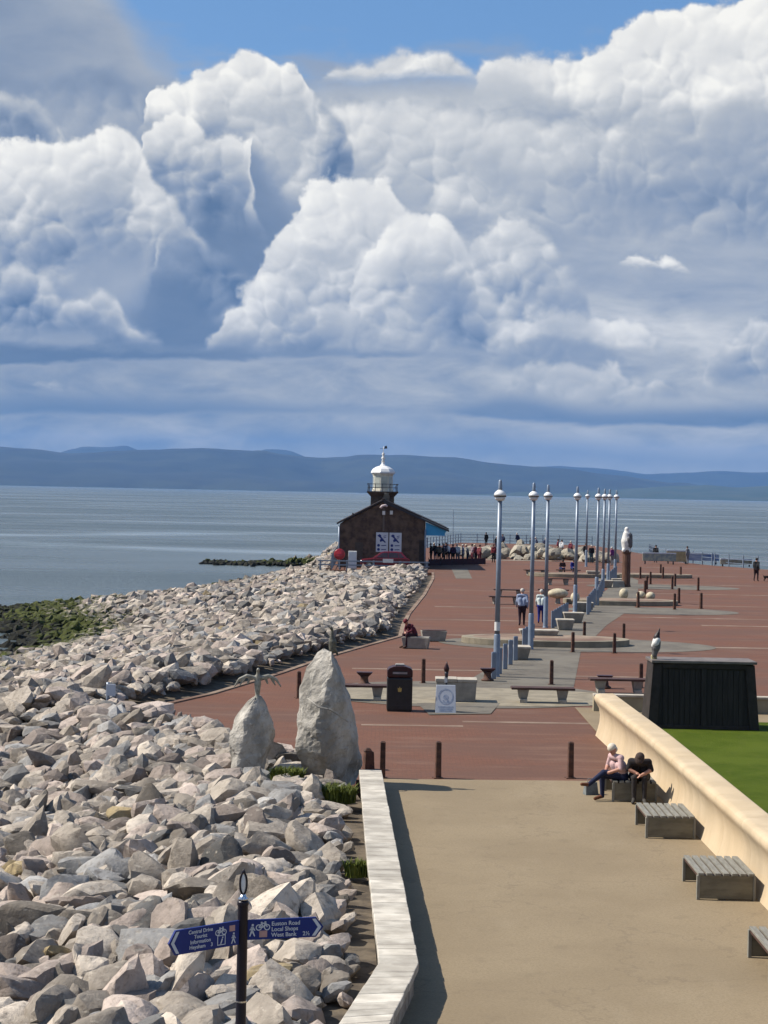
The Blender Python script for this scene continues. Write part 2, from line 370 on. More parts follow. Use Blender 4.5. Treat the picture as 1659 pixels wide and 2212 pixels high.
MT['benchend'] = pm('bench_end_panel', (0.20, 0.18, 0.13), (0.14, 0.125, 0.09), 4, 0.8, 0.3, 40, stretch=(.6, 1, 2))
MT['darkwood'] = pm('dark_hardwood', (0.10, 0.05, 0.038), (0.05, 0.026, 0.02), 5, 0.6, 0.3, 50, stretch=(.6, 5, 5))
MT['rust'] = pm('rusty_steel_post', (0.12, 0.055, 0.035), (0.055, 0.028, 0.02), 7, 0.75, 0.4, 40)
MT['black'] = pm('black_plastic', (0.012, 0.012, 0.013), (0.02, 0.02, 0.02), 5, 0.45, spec=0.4)
MT['maroon'] = pm('maroon_top', (0.05, 0.012, 0.014), (0.03, 0.01, 0.01), 5, 0.4)
MT['gold'] = pm('gold_print', (0.5, 0.36, 0.10), (0.42, 0.3, 0.08), 9, 0.5)
MT['white'] = pm('white_paint', (0.78, 0.78, 0.76), (0.66, 0.66, 0.64), 3, 0.5)
MT['whiteplain'] = pm('white_print', (0.62, 0.66, 0.72), (0.56, 0.60, 0.66), 3, 0.6)
MT['pinkpatch'] = pm('faded_red_patch', (0.50, 0.30, 0.28), (0.44, 0.27, 0.25), 9, 0.6)
MT['navy'] = pm('navy_sign', (0.010, 0.026, 0.17), (0.011, 0.030, 0.19), 5, 0.45, spec=0.25)
MT['postblack'] = pm('dark_painted_post', (0.009, 0.008, 0.016), (0.012, 0.009, 0.018), 5, 0.4, spec=0.3)
MT['chrome'] = pm('bright_metal', (0.75, 0.76, 0.78), (0.6, 0.6, 0.62), 5, 0.2, metal=1.0)
MT['lampblue'] = pm('blue_grey_steel', (0.22, 0.27, 0.345), (0.175, 0.215, 0.28), 3, 0.4, spec=0.5, metal=0.2)
MT['lampwhite'] = pm('lamp_shell', (0.82, 0.82, 0.82), (0.76, 0.76, 0.76), 3, 0.35)
MT['lampring'] = pm('lamp_ring', (0.10, 0.075, 0.06), (0.07, 0.05, 0.04), 3, 0.5)
MT['stonewall'] = pm('old_masonry', (0.105, 0.070, 0.050), (0.055, 0.036, 0.028), 3.2, 0.9, 0.9, 6, big=(1.4, (0.17, 0.12, 0.085), 0.6))
MT['slate'] = pm('roof_slate', (0.035, 0.03, 0.03), (0.055, 0.04, 0.036), 5, 0.6, 0.5, 12)
MT['awning'] = pm('blue_awning', (0.045, 0.33, 0.60), (0.04, 0.28, 0.54), 2, 0.6)
MT['glassgreen'] = pm('lantern_glass', (0.50, 0.53, 0.48), (0.40, 0.43, 0.39), 2, 0.12, spec=0.6)
MT['darkmetal'] = pm('dark_iron', (0.018, 0.02, 0.03), (0.03, 0.03, 0.04), 5, 0.5, spec=0.4)
MT['red'] = pm('red_paint', (0.40, 0.012, 0.02), (0.33, 0.012, 0.015), 3, 0.35, spec=0.5)
MT['carred'] = pm('car_red', (0.15, 0.008, 0.018), (0.12, 0.008, 0.016), 3, 0.25, spec=0.6)
MT['carglass'] = pm('car_glass', (0.03, 0.02, 0.024), (0.05, 0.03, 0.03), 3, 0.1, spec=0.6)
MT['rubber'] = pm('tyre_rubber', (0.015, 0.015, 0.016), (0.02, 0.02, 0.02), 3, 0.8)
MT['blueprint'] = pm('blue_print', (0.012, 0.03, 0.16), (0.02, 0.04, 0.2), 3, 0.6)
MT['palebluepaint'] = pm('pale_blue_print', (0.40, 0.46, 0.56), (0.34, 0.40, 0.52), 8, 0.6)
MT['shedwood'] = pm('dark_boards', (0.018, 0.015, 0.013), (0.034, 0.028, 0.024), 3, 0.7, 0.5, 30, stretch=(6, 6, .5))
MT['shedframe'] = pm('dark_timber_frame', (0.022, 0.017, 0.014), (0.04, 0.03, 0.025), 4, 0.7, 0.4, 30)
MT['lead'] = pm('lead_capping', (0.20, 0.17, 0.15), (0.13, 0.11, 0.10), 3, 0.6)
MT['yellowwood'] = pm('pale_yellow_timber', (0.48, 0.40, 0.22), (0.36, 0.30, 0.17), 3, 0.8)
MT['orange'] = pm('orange_stone', (0.42, 0.22, 0.10), (0.34, 0.2, 0.1), 3, 0.8)
MT['lowwall'] = pm('buff_render_wall', (0.36, 0.31, 0.21), (0.28, 0.24, 0.17), 1.5, 0.9, 0.4, 30)
# birds and people
MT['bronze'] = pm('verdigris_bronze', (0.16, 0.155, 0.125), (0.09, 0.085, 0.07), 9, 0.55, metal=0.3)
MT['birdwhite'] = pm('bird_white', (0.78, 0.77, 0.74), (0.62, 0.61, 0.58), 6, 0.6)
MT['birdgrey'] = pm('bird_grey', (0.15, 0.145, 0.145), (0.10, 0.095, 0.095), 6, 0.6)
MT['birdbrown'] = pm('bird_dark', (0.035, 0.022, 0.024), (0.02, 0.014, 0.014), 6, 0.5)
MT['birdfoot'] = pm('bird_foot', (0.52, 0.46, 0.26), (0.4, 0.35, 0.2), 6, 0.6)

def flat_noise_mat(name, build):
    m = bpy.data.materials.new(name); m.use_nodes = True; t = NT(m.node_tree); build(t, t.n['Principled BSDF']); return m
def _path(t, p):
    co = t.node('ShaderNodeTexCoord').outputs['Object']
    a = t.noise(co, 0.35, 4, 0.55); b = t.noise(co, 2.5, 5, 0.6); c = t.noise(t.v('MULTIPLY', co, (1, .35, 1)), 0.9, 4, 0.5); g = t.noise(co, 26, 5, 0.8)
    col = t.mixc(t.ramp(a, 0.35, 0.65), (0.240, 0.188, 0.120), (0.208, 0.161, 0.102))
    col = t.mixc(t.m('MULTIPLY', t.ramp(b, 0.55, 0.72), 0.35), col, (0.145, 0.112, 0.074))
    col = t.mixc(t.m('MULTIPLY', t.ramp(c, 0.56, 0.70), 0.40), col, (0.265, 0.212, 0.142))
    col = t.mixc(t.m('MULTIPLY', t.ramp(g, 0.42, 0.62), 0.5), col, (0.155, 0.119, 0.074))
    cr = t.vor(t.v('ADD', co, t.v('SCALE', t.noise(co, 3.0, 3, 0.5, out=1))), 0.28, 0, feature='DISTANCE_TO_EDGE')
    col = t.mixc(t.m('MULTIPLY', t.ramp(cr, 0.012, 0.0), 0.35), col, (0.13, 0.10, 0.07))
    t.l.new(col, p.inputs['Base Color']); p.inputs['Roughness'].default_value = 0.9; p.inputs['Specular IOR Level'].default_value = 0.2
    bp = t.node('ShaderNodeBump'); bp.inputs['Strength'].default_value = 0.35; bp.inputs['Distance'].default_value = 0.01
    t.l.new(t.noise(co, 90, 4, 0.7), bp.inputs['Height']); t.l.new(bp.outputs[0], p.inputs['Normal'])
MT['path'] = flat_noise_mat('buff_asphalt', _path)
def _brick(t, p):
    co = t.node('ShaderNodeTexCoord').outputs['Object']
    br = t.node('ShaderNodeTexBrick'); t.l.new(co, br.inputs['Vector'])
    br.inputs['Scale'].default_value = 1.0; br.inputs['Brick Width'].default_value = 0.215; br.inputs['Row Height'].default_value = 0.105
    br.inputs['Mortar Size'].default_value = 0.006; br.inputs['Bias'].default_value = 0.0
    br.inputs['Color1'].default_value = (0.126, 0.055, 0.034, 1); br.inputs['Color2'].default_value = (0.150, 0.067, 0.042, 1); br.inputs['Mortar'].default_value = (0.085, 0.045, 0.031, 1)
    a = t.noise(t.v('MULTIPLY', co, (.5, 1.2, 1)), 0.25, 5, 0.6); b = t.noise(t.v('MULTIPLY', co, (.25, 1, 1)), 1.4, 4, 0.6); c = t.noise(co, 14, 4, .6)
    col = t.mixc(t.m('MULTIPLY', t.ramp(a, 0.40, 0.62), 0.75), br.outputs[0], (0.105, 0.058, 0.042))
    col = t.mixc(t.m('MULTIPLY', t.ramp(b, 0.50, 0.72), 0.6), col, (0.165, 0.095, 0.068))
    col = t.mixc(t.m('MULTIPLY', t.ramp(c, 0.45, 0.7), 0.35), col, (0.072, 0.035, 0.025))
    t.l.new(col, p.inputs['Base Color']); p.inputs['Roughness'].default_value = 0.85; p.inputs['Specular IOR Level'].default_value = 0.2
MT['brick'] = flat_noise_mat('red_brick_paving', _brick)
MT['greypave'] = pm('grey_block_paving', (0.142, 0.124, 0.098), (0.108, 0.094, 0.076), 2.5, 0.85, 0.3, 30, big=(0.5, (0.19, 0.17, 0.135), 0.6))
MT['palepave'] = pm('pale_paving_band', (0.30, 0.225, 0.165), (0.22, 0.155, 0.11), 1.5, 0.85, big=(0.35, (0.15, 0.085, 0.06), 0.9))
MT['stonepave'] = pm('pale_stone_paving', (0.29, 0.25, 0.182), (0.21, 0.18, 0.13), 1.8, 0.85, 0.4, 20)
def _lawn(t, p):
    co = t.node('ShaderNodeTexCoord').outputs['Object']
    a = t.noise(co, 0.5, 4, 0.6); b = t.noise(co, 6, 5, 0.7); c = t.noise(co, 60, 3, 0.7)
    col = t.mixc(t.ramp(a, 0.35, 0.65), (0.060, 0.092, 0.009), (0.095, 0.128, 0.016))
    col = t.mixc(t.m('MULTIPLY', t.ramp(b, 0.50, 0.72), 0.6), col, (0.11, 0.12, 0.03))
    col = t.mixc(t.m('MULTIPLY', t.ramp(c, 0.4, 0.7), 0.5), col, (0.028, 0.045, 0.005))
    t.l.new(col, p.inputs['Base Color']); p.inputs['Roughness'].default_value = 0.9; p.inputs['Specular IOR Level'].default_value = 0.05
    bp = t.node('ShaderNodeBump'); bp.inputs['Strength'].default_value = 0.8; bp.inputs['Distance'].default_value = 0.05
    t.l.new(t.noise(co, 45, 4, 0.7), bp.inputs['Height']); t.l.new(bp.outputs[0], p.inputs['Normal'])
MT['lawn'] = flat_noise_mat('mown_grass', _lawn)
MT['earth'] = pm('dark_rubble_earth', (0.075, 0.062, 0.048), (0.035, 0.03, 0.024), 3, 0.95, 0.8, 10)
def _rock(t, p):
    at = t.node('ShaderNodeAttribute', attribute_name='tint', attribute_type='GEOMETRY').outputs['Color']
    geo = t.node('ShaderNodeNewGeometry'); pos = geo.outputs['Position']
    a = t.noise(pos, 2.2, 5, 0.6); b = t.noise(pos, 9, 6, 0.65); c = t.noise(t.v('MULTIPLY', pos, (1, 1, 2.5)), 5, 4, 0.6)
    col = t.mixc(t.ramp(a, 0.38, 0.66), at, t.v('SCALE', at)); col.node.inputs[7].links[0].from_node.inputs['Scale'].default_value = 0.72
    col = t.mixc(t.m('MULTIPLY', t.ramp(b, 0.48, 0.70), 0.6), col, (0.12, 0.096, 0.076))
    col = t.mixc(t.m('MULTIPLY', t.ramp(c, 0.58, 0.74), 0.5), col, (0.55, 0.50, 0.42))
    sp = t.node('ShaderNodeSeparateXYZ'); t.l.new(pos, sp.inputs[0])
    z = t.m('MULTIPLY_ADD', t.m('SUBTRACT', a, 0.5), 2.2, sp.outputs[2])
    weed = t.mixc(t.ramp(b, 0.4, 0.6), (0.034, 0.040, 0.008), (0.058, 0.068, 0.012))
    col = t.mixc(t.ramp(z, -1.95, -2.5), col, weed)
    col = t.mixc(t.ramp(z, -2.75, -3.1), col, (0.014, 0.014, 0.010))
    t.l.new(col, p.inputs['Base Color']); p.inputs['Roughness'].default_value = 0.9; p.inputs['Specular IOR Level'].default_value = 0.2
    bp = t.node('ShaderNodeBump'); bp.inputs['Strength'].default_value = 0.7; bp.inputs['Distance'].default_value = 0.07
    t.l.new(t.noise(pos, 6, 8, 0.7), bp.inputs['Height']); t.l.new(bp.outputs[0], p.inputs['Normal'])
MT['rock'] = flat_noise_mat('limestone_rock', _rock)
def _sea(t, p):
    co = t.node('ShaderNodeTexCoord').outputs['Object']
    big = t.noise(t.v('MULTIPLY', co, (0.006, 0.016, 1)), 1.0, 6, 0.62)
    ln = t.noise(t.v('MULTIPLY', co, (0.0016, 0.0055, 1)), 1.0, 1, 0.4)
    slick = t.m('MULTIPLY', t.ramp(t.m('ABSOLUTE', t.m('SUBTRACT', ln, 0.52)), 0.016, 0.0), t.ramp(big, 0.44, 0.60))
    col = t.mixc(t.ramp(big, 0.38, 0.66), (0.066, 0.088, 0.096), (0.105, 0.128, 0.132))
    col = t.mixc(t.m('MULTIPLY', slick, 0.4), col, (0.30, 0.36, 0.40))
    t.l.new(col, p.inputs['Base Color'])
    t.l.new(t.ramp(big, 0.4, 0.65, 0.34, 0.22), p.inputs['Roughness'])
    p.inputs['IOR'].default_value = 1.33; p.inputs['Specular IOR Level'].default_value = 0.34
    h = t.m('ADD', t.noise(t.v('MULTIPLY', co, (0.5, 0.62, 1)), 1.0, 7, 0.7), t.m('MULTIPLY', t.noise(t.v('MULTIPLY', co, (2.2, 2.8, 1)), 1.0, 4, 0.6), 0.35))
    bp = t.node('ShaderNodeBump'); bp.inputs['Distance'].default_value = 0.6
    t.l.new(t.m('MULTIPLY', t.ramp(big, 0.42, 0.68, 1.0, 0.7), t.m('SUBTRACT', 1.0, t.m('MULTIPLY', slick, 0.7))), bp.inputs['Strength'])
    t.l.new(h, bp.inputs['Height']); t.l.new(bp.outputs[0], p.inputs['Normal'])
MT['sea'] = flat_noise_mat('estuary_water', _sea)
MT['hill'] = pm('moorland', (0.022, 0.028, 0.020), (0.036, 0.042, 0.026), 0.0012, 0.95, big=(0.004, (0.015, 0.018, 0.016), 0.7))
MT['lowland'] = pm('farmland', (0.03, 0.045, 0.022), (0.055, 0.065, 0.032), 0.003, 0.95, big=(0.008, (0.03, 0.05, 0.025), 0.8))

# ------------------------------------------------------------------ setting
SEA_Z = -3.5
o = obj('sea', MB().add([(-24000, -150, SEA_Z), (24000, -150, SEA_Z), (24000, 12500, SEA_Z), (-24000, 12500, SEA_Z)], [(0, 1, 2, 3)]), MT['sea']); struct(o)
o = obj('seabed', MB().add([(-24000, -300, -4.6), (24000, -300, -4.6), (24000, 22500, -4.6), (-24000, 22500, -4.6)], [(0, 1, 2, 3)]), MT['earth']); struct(o)

def ridge(name, sky, y0, yr, y1, mat, seed, rough):
    "a range of hills whose crest stands at the distance yr"
    N, R = 240, 14
    xs = [sky[0][0] + (sky[-1][0] - sky[0][0]) * i / N for i in range(N + 1)]
    vs = []; fs = []
    for i, px in enumerate(xs):
        for (a, b) in zip(sky, sky[1:]):
            if a[0] <= px <= b[0]:
                k = (px - a[0]) / (b[0] - a[0]); k2 = k * k * (3 - 2 * k); py = a[1] + (b[1] - a[1]) * (0.5 * k + 0.5 * k2); break
        top = AT(px, py, yr)
        for j in range(R + 1):
            f = j / R
            if f <= 0.7: q = f / 0.7; y = y0 + (yr - y0) * q; h = q ** 0.8
            else: q = (f - 0.7) / 0.3; y = yr + (y1 - yr) * q; h = 1 - 0.85 * q
            x = top.x * y / yr
            n = mnoise.fractal(Vector((x * 0.0011 + seed, y * 0.0007, 0)), 1.0, 2.1, 5)
            n2 = mnoise.fractal(Vector((x * 0.006 + seed, y * 0.002, 5)), 1.0, 2.1, 4)
            z = -4.0 + max(top.z + 4, 2) * h * (1 - rough * (0.5 + n) * math.sin(PI * min(1, q if f <= .7 else 1)) ** 1 * (1 if f < .69 else 0)) + (n2 * rough * 14 if 0 < j < R else 0)
            vs.append((x, y, max(z, -4.2) if 0 < j else -4.4))
    for i in range(N):
        for j in range(R):
            a = i * (R + 1) + j; fs.append((a, a + R + 1, a + R + 2, a + 1))
    o = obj(name, MB().add(vs, fs), mat, smooth=True); return struct(o)
ridge('hills', [(-900, 990), (-500, 970), (-250, 950), (0, 961), (60, 965), (150, 976), (200, 974), (300, 967), (440, 964), (560, 969), (640, 981), (700, 985), (780, 979), (850, 978), (980, 985), (1060, 998), (1130, 1005), (1220, 1010), (1330, 1024), (1450, 1040), (1600, 1056), (1900, 1078), (2500, 1085)], 11000, 13600, 15500, MT['hill'], 3.1, 0.45)
ridge('far_hills', [(-900, 985), (-400, 985), (100, 985), (150, 968), (185, 960), (230, 962), (270, 958), (310, 972), (420, 985), (540, 975), (580, 965), (620, 968), (680, 990), (900, 1010), (1100, 1012), (1200, 1003), (1290, 1008), (1400, 1021), (1480, 1018), (1560, 1014), (1620, 1018), (1700, 1016), (1800, 1025), (2100, 1030), (2500, 1060)], 15600, 18500, 21500, MT['hill'], 9.7, 0.35)
ridge('coastal_hills', [(-900, 1070), (800, 1075), (1060, 1064), (1130, 1058), (1220, 1062), (1320, 1058), (1420, 1050), (1520, 1046), (1600, 1052), (1700, 1046), (1850, 1052), (2100, 1050), (2500, 1060)], 10300, 11600, 12450, MT['lowland'], 5.3, 0.35)

# outline of the jetty deck
DECK_L = [(-0.5, 41.0), (-1.96, 43.9), (-5.2, 49.5), (-7.5, 51.4), (-5.35, 57.4), (-3.6, 64.3), (-2.2, 70.9), (-0.7, 76.6), (0.74, 81.9), (0.92, 88.5), (1.3, 97.0), (2.52, 115.7), (3.65, 137.7), (3.9, 147.5), (-4.2, 149.6), (-4.4, 186.0), (-2.0, 206.0), (5.0, 214.0), (10.0, 240.0), (27.0, 240.0), (29.5, 205.0), (28.0, 189.0), (31.5, 176.5), (36.5, 166.0), (60.0, 150.0), (62.0, 55.6)]
deck_poly = DECK_L + [(5.9, 55.6), (5.9, 41.0)]
o = obj('jetty_deck', MB().prism(deck_poly[::1], -4.4, 0.0), MT['brick']); struct(o)
bm = bmesh.new(); bm.from_mesh(o.data); bmesh.ops.recalc_face_normals(bm, faces=bm.faces); bm.to_mesh(o.data); bm.free()
# promenade in front of it, grass beside it
PATH = [(-0.2, 41.15), (5.6, 41.55), (5.9, 41.55), (6.3, 41.0), (6.3, 18), (6.3, -20), (-2.2, -20), (-2.2, 8), (0.2, 21.0), (0.4, 23.5), (0.1, 30)]
o = obj('promenade_path', MB().add([(x, y, 0.006) for x, y in PATH], [tuple(range(len(PATH) - 1, -1, -1))]), MT['path']); struct(o)
o = obj('base_ground', MB().prism([(-2.2, -60), (70, -60), (70, 55.5), (5.95, 55.5), (5.95, 40.95), (-0.1, 40.95), (0.1, 30), (0.4, 23.5), (0.2, 21), (-2.2, 8)], -4.5, -0.03), MT['earth']); struct(o)
o = obj('lawn', MB().add([(6.2, -20, 0.10), (62, -20, 0.10), (62, 53.2, 0.10), (6.2, 52.2, 0.10)], [(0, 1, 2, 3)]), MT['lawn']); struct(o)
o = obj('gravel_strip', MB().add([(5.86, 49.3, 0.03), (62, 53.0, 0.03), (62, 55.6, 0.03), (5.86, 55.62, 0.03)], [(0, 1, 2, 3)]), MT['path']); struct(o)
# paving laid into the brick
SHEET = [0.004]
def sheet(name, poly, mat, z):
    bm = bmesh.new(); f = bm.faces.new([bm.verts.new((x, y, z)) for x, y in poly]); bm.normal_update()
    if f.normal.z < 0: f.normal_flip()
    me = bpy.data.meshes.new(name); bm.to_mesh(me); bm.free(); me.materials.append(mat)
    return struct(link(name, me))
def disc(cx, cy, r, n=48, sx=1.0): return [(cx + r * sx * math.cos(2 * PI * k / n), cy + r * math.sin(2 * PI * k / n)) for k in range(n)]
def deck_left(y):
    P = DECK_L[3:14]
    for a, b in zip(P, P[1:]):
        if a[1] <= y <= b[1]: return a[0] + (b[0] - a[0]) * (y - a[1]) / (b[1] - a[1])
    return P[-1][0]
rng = random.Random(5)
for (py, x0, x1, w) in ((1228, 1300, 1700, .5), (1243, 1200, 1700, .5), (1262, 1130, 1700, .45), (1277, 960, 1250, .4), (1285, 1420, 1700, .45), (1312, 940, 1120, .4), (1310, 1420, 1700, .5), (1340, 900, 1150, .4), (1336, 1300, 1700, .45), (1353, 1520, 1700, .5), (1372, 890, 1060, .4), (1400, 1480, 1700, .55), (1447, 760, 1060, .3), (1462, 1150, 1440, .3), (1562, 1000, 1300, .32), (1568, 780, 1000, .25)):
    a, b = G(x0, py), G(x1, py); y = (a.y + b.y) / 2
    sheet('paving_band', [(a.x, y - w / 2), (b.x, y - w / 2 + .15), (b.x, y + w / 2 + .15), (a.x, y + w / 2)], MT['palepave'], 0.004 + rng.random() * 0.0005)
sheet('grey_paving', [(2.4, 60.5), (6.3, 60.5), (8.2, 76), (11.2, 92), (15.2, 110), (19.6, 142), (19.8, 150), (17.2, 150), (15.6, 128), (12.3, 110), (9.4, 96), (6.6, 80), (4.0, 68)], MT['greypave'], 0.008)
for cx, cy, r, sx in ((2.6, 58.9, 6.2, 1.25), (8.4, 79.5, 6.0, 1.6), (15.2, 104, 5.2, 1.5), (20, 132, 5.5, 1.6)):
    sheet('grey_paving_circle', disc(cx, cy, r * 0.62, 48, sx), MT['greypave'], 0.012)
sheet('stone_paving_circle', disc(3.0, 58.3, 2.6, 48, 2.0), MT['stonepave'], 0.016)
sheet('grey_paving_apron', [G(1690 * .5486, 1545).xy, G(1060, 1543).xy, G(1080, 1520).xy, G(900, 1520).xy], MT['greypave'], 0.020)
sheet('grey_slab', [G(975, 1229).xy, G(1010, 1229).xy, G(1020, 1250).xy, G(985, 1250).xy], MT['greypave'], 0.010)
# pale kerb stones along the rock edge
for k, (a, b) in enumerate(zip(DECK_L[3:13], DECK_L[4:14])):
    a, b = Vector(a), Vector(b); L = (b - a).length; n = max(1, round(L / 1.2)); d = (b - a) / L; nr = Vector((d.y, -d.x))
    for i in range(n):
        p, q = a + d * (L * i / n + .01), a + d * (L * (i + 1) / n - .01)
        m = MB().hexa([(p.x, p.y, -.05), (p.x + nr.x * .2, p.y + nr.y * .2, -.05), (q.x + nr.x * .2, q.y + nr.y * .2, -.05), (q.x, q.y, -.05),
                       (p.x, p.y, .04), (p.x + nr.x * .2, p.y + nr.y * .2, .04), (q.x + nr.x * .2, q.y + nr.y * .2, .04), (q.x, q.y, .04)])
        e = obj('kerb_stone', m, MT['palepave'], bpy.data.objects['jetty_deck'])

# ------------------------------------------------------------------ haze over the bay
hz = obj('haze', MB().box(-24500, 24500, -400, 23000, -6.0, 620), None) if False else None
hm = bpy.data.materials.new('haze_air'); hm.use_nodes = True; ht = NT(hm.node_tree); ht.n.clear()
pv = ht.node('ShaderNodeVolumePrincipled'); pv.inputs['Color'].default_value = (0.20, 0.47, 1.0, 1); pv.inputs['Density'].default_value = 3.7e-5; pv.inputs['Anisotropy'].default_value = 0.0
ht.l.new(pv.outputs[0], ht.node('ShaderNodeOutputMaterial').inputs['Volume'])
hz = obj('haze', MB().box(-24500, 24500, -400, 23000, -6.0, 620), hm); stuff(hz)
bmh = bmesh.new(); bmh.from_mesh(hz.data); bmesh.ops.recalc_face_normals(bmh, faces=bmh.faces); bmh.to_mesh(hz.data); bmh.free()

# ------------------------------------------------------------------ rock armour
def poly_x(P, y):
    for a, b in zip(P, P[1:]):
        if a[1] <= y <= b[1]: return a[0] + (b[0] - a[0]) * (y - a[1]) / (b[1] - a[1])
    return P[0][0] if y < P[0][1] else P[-1][0]
ROCK_R = [(-2.4, 8.0), (-0.42, 20.7), (-0.02, 23.44), (-0.45, 39.7), (-1.0, 41.5), (-2.1, 43.9), (-5.3, 49.5), (-7.6, 51.4), (-5.45, 57.4), (-3.7, 64.3), (-2.3, 70.9), (-0.8, 76.6), (0.64, 81.9), (0.82, 88.5), (1.2, 97.0), (2.42, 115.7), (3.55, 137.7), (3.8, 147.3), (-4.3, 149.5), (-4.5, 186.0), (-4.5, 250.0)]
ROCK_L = [(-27.0, 8.0), (-27.0, 90.0), (-23.0, 108.0), (-24.5, 118.0), (-26.0, 122.0), (-32.0, 131.0), (-33.0, 147.0), (-24.0, 153.0), (-18.0, 181.0), (-10.0, 187.0), (-7.0, 250.0)]
def bank(x, y):
    xr, xl = poly_x(ROCK_R, y), poly_x(ROCK_L, y)
    s = xr - x; w = max(xr - xl, 0.5)
    c = 0.18 + 0.42 * min(1, max(0, (y - 47) / 8)) - 0.25 * min(1, max(0, (y - 110) / 20))
    e = 0.06 if y < 46 else 0.30
    if y > 146: c, e = -1.0, -0.5
    if s < 2.2: return e + (c - e) * max(s, 0) / 2.2
    return c + (-3.9 - c) * min(1.3, (s - 2.2) / max(w - 2.2, 0.5))
# ground under the rocks
vs = []; fs = []; NY, NX = 125, 26
for i in range(NY + 1):
    y = 8 + (262 - 8) * i / NY
    xr, xl = poly_x(ROCK_R, y) + 0.1, poly_x(ROCK_L, y) - 4
    for j in range(NX + 1):
        x = xr + (xl - xr) * j / NX
        vs.append((x, y, bank(x, y) - (0.14 if (xr - x) < 1.2 and y < 42 else 0.36)))
for i in range(NY):
    for j in range(NX):
        a = i * (NX + 1) + j; fs.append((a, a + 1, a + NX + 2, a + NX + 1))
o = obj('rubble_bank', MB().add(vs, fs), pm('sandy_rubble', (0.15, 0.12, 0.085), (0.07, 0.056, 0.042), 2.5, 0.95, 0.8, 10), smooth=True); struct(o)

def ico(sub):
    bm = bmesh.new(); bmesh.ops.create_icosphere(bm, subdivisions=sub, radius=1.0); bm.verts.ensure_lookup_table()
    v = np.array([v.co[:] for v in bm.verts]); v /= np.linalg.norm(v, axis=1)[:, None]
    f = np.array([[x.index for x in q.verts] for q in bm.faces]); bm.free(); return v, f
ICO = {k: ico(k) for k in (1, 2, 3, 4)}
def rock_shape(r, sub, flat=(1.0, 0.8, 0.62), k=None):
    "an angular block: a sphere cut by random planes, then roughened"
    v, f = ICO[sub]; k = k or r.integers(8, 13)
    n = r.normal(size=(k, 3)); n /= np.linalg.norm(n, axis=1)[:, None]
    d = r.uniform(0.50, 0.86, k)
    # three pairs of roughly squared faces keep it blocky
    q = np.linalg.qr(r.normal(size=(3, 3)))[0]; n = np.vstack([n, q, -q]); d = np.concatenate([d, r.uniform(0.62, 0.9, 6)])
    dots = v @ n.T; rr = np.where(dots > 0.05, d / np.maximum(dots, 0.05), 9.0)
    rmin = np.sort(rr, axis=1)[:, :2]; rad_ = rmin[:, 0] - 0.035 * np.exp(-(rmin[:, 1] - rmin[:, 0]) / 0.05)
    rad_ = np.minimum(rad_, 1.25)
    if sub >= 3:
        ph = r.uniform(0, 9, 3)
        rad_ = rad_ + 0.045 * np.array([mnoise.fractal(Vector(tuple(p * 2.6 + ph)), 0.8, 2.1, 4) for p in v])
    s = np.array(flat) * (0.85 + 0.3 * r.random(3))
    return v * rad_[:, None] * s, f
def rotm(r, tilt):
    a, b, c = (r.normal(0.75, 0.55) if r.random() < 0.7 else r.uniform(0, 2 * PI)), r.normal(0.12, tilt), r.normal(-0.12, tilt)
    return np.array((Matrix.Rotation(b, 3, 'X') @ Matrix.Rotation(c, 3, 'Y') @ Matrix.Rotation(a, 3, 'Z')))
nr_ = np.random.default_rng(11)
def tint_of(r):
    b = float(np.clip(r.normal(0.315, 0.10), 0.10, 0.52)); k = r.random()
    if k < 0.007: return (b, b * 0.78, b * 0.44)
    if k < 0.30: return (b * 1.12, b * 0.93, b * 0.80)
    if k < 0.45: return (b * 0.74, b * 0.72, b * 0.69)
    return (b * 1.09, b * 0.95, b * 0.79)
rocks = []
y = 15.0
while y < 252:
    size = 0.30 if y < 50 else (0.34 if y < 90 else 0.38)
    step = size * (1.16 if y < 50 else 1.32)
    xr, xl = poly_x(ROCK_R, y), poly_x(ROCK_L, y) - 0.6
    xmin = max(xl, -0.2085 * y - 6.0)
    x = xr - 0.22
    while x > xmin:
        px, py = x + nr_.normal() * 0.25 * size, y + nr_.normal() * 0.3 * size
        s = size * float(np.clip(nr_.lognormal(-0.03, 0.44), 0.40, 1.75))
        lim = poly_x(ROCK_R, py)
        if s > 0.30 and px > lim - 0.1 - s * 1.35: s = max(0.16, (lim - 0.1 - px) / 1.35)
        if px < lim - 0.08 - s * 1.1 and not (39.9 < py < 41.3 and (-1.75 < px < -0.35 or -3.25 < px < -2.25)):
            rocks.append((px, py, bank(px, py) - 0.04 + abs(nr_.normal()) * 0.07 + 0.18 * (s - size), s))
        x -= step * nr_.uniform(0.8, 1.2)
    y += step * 0.84
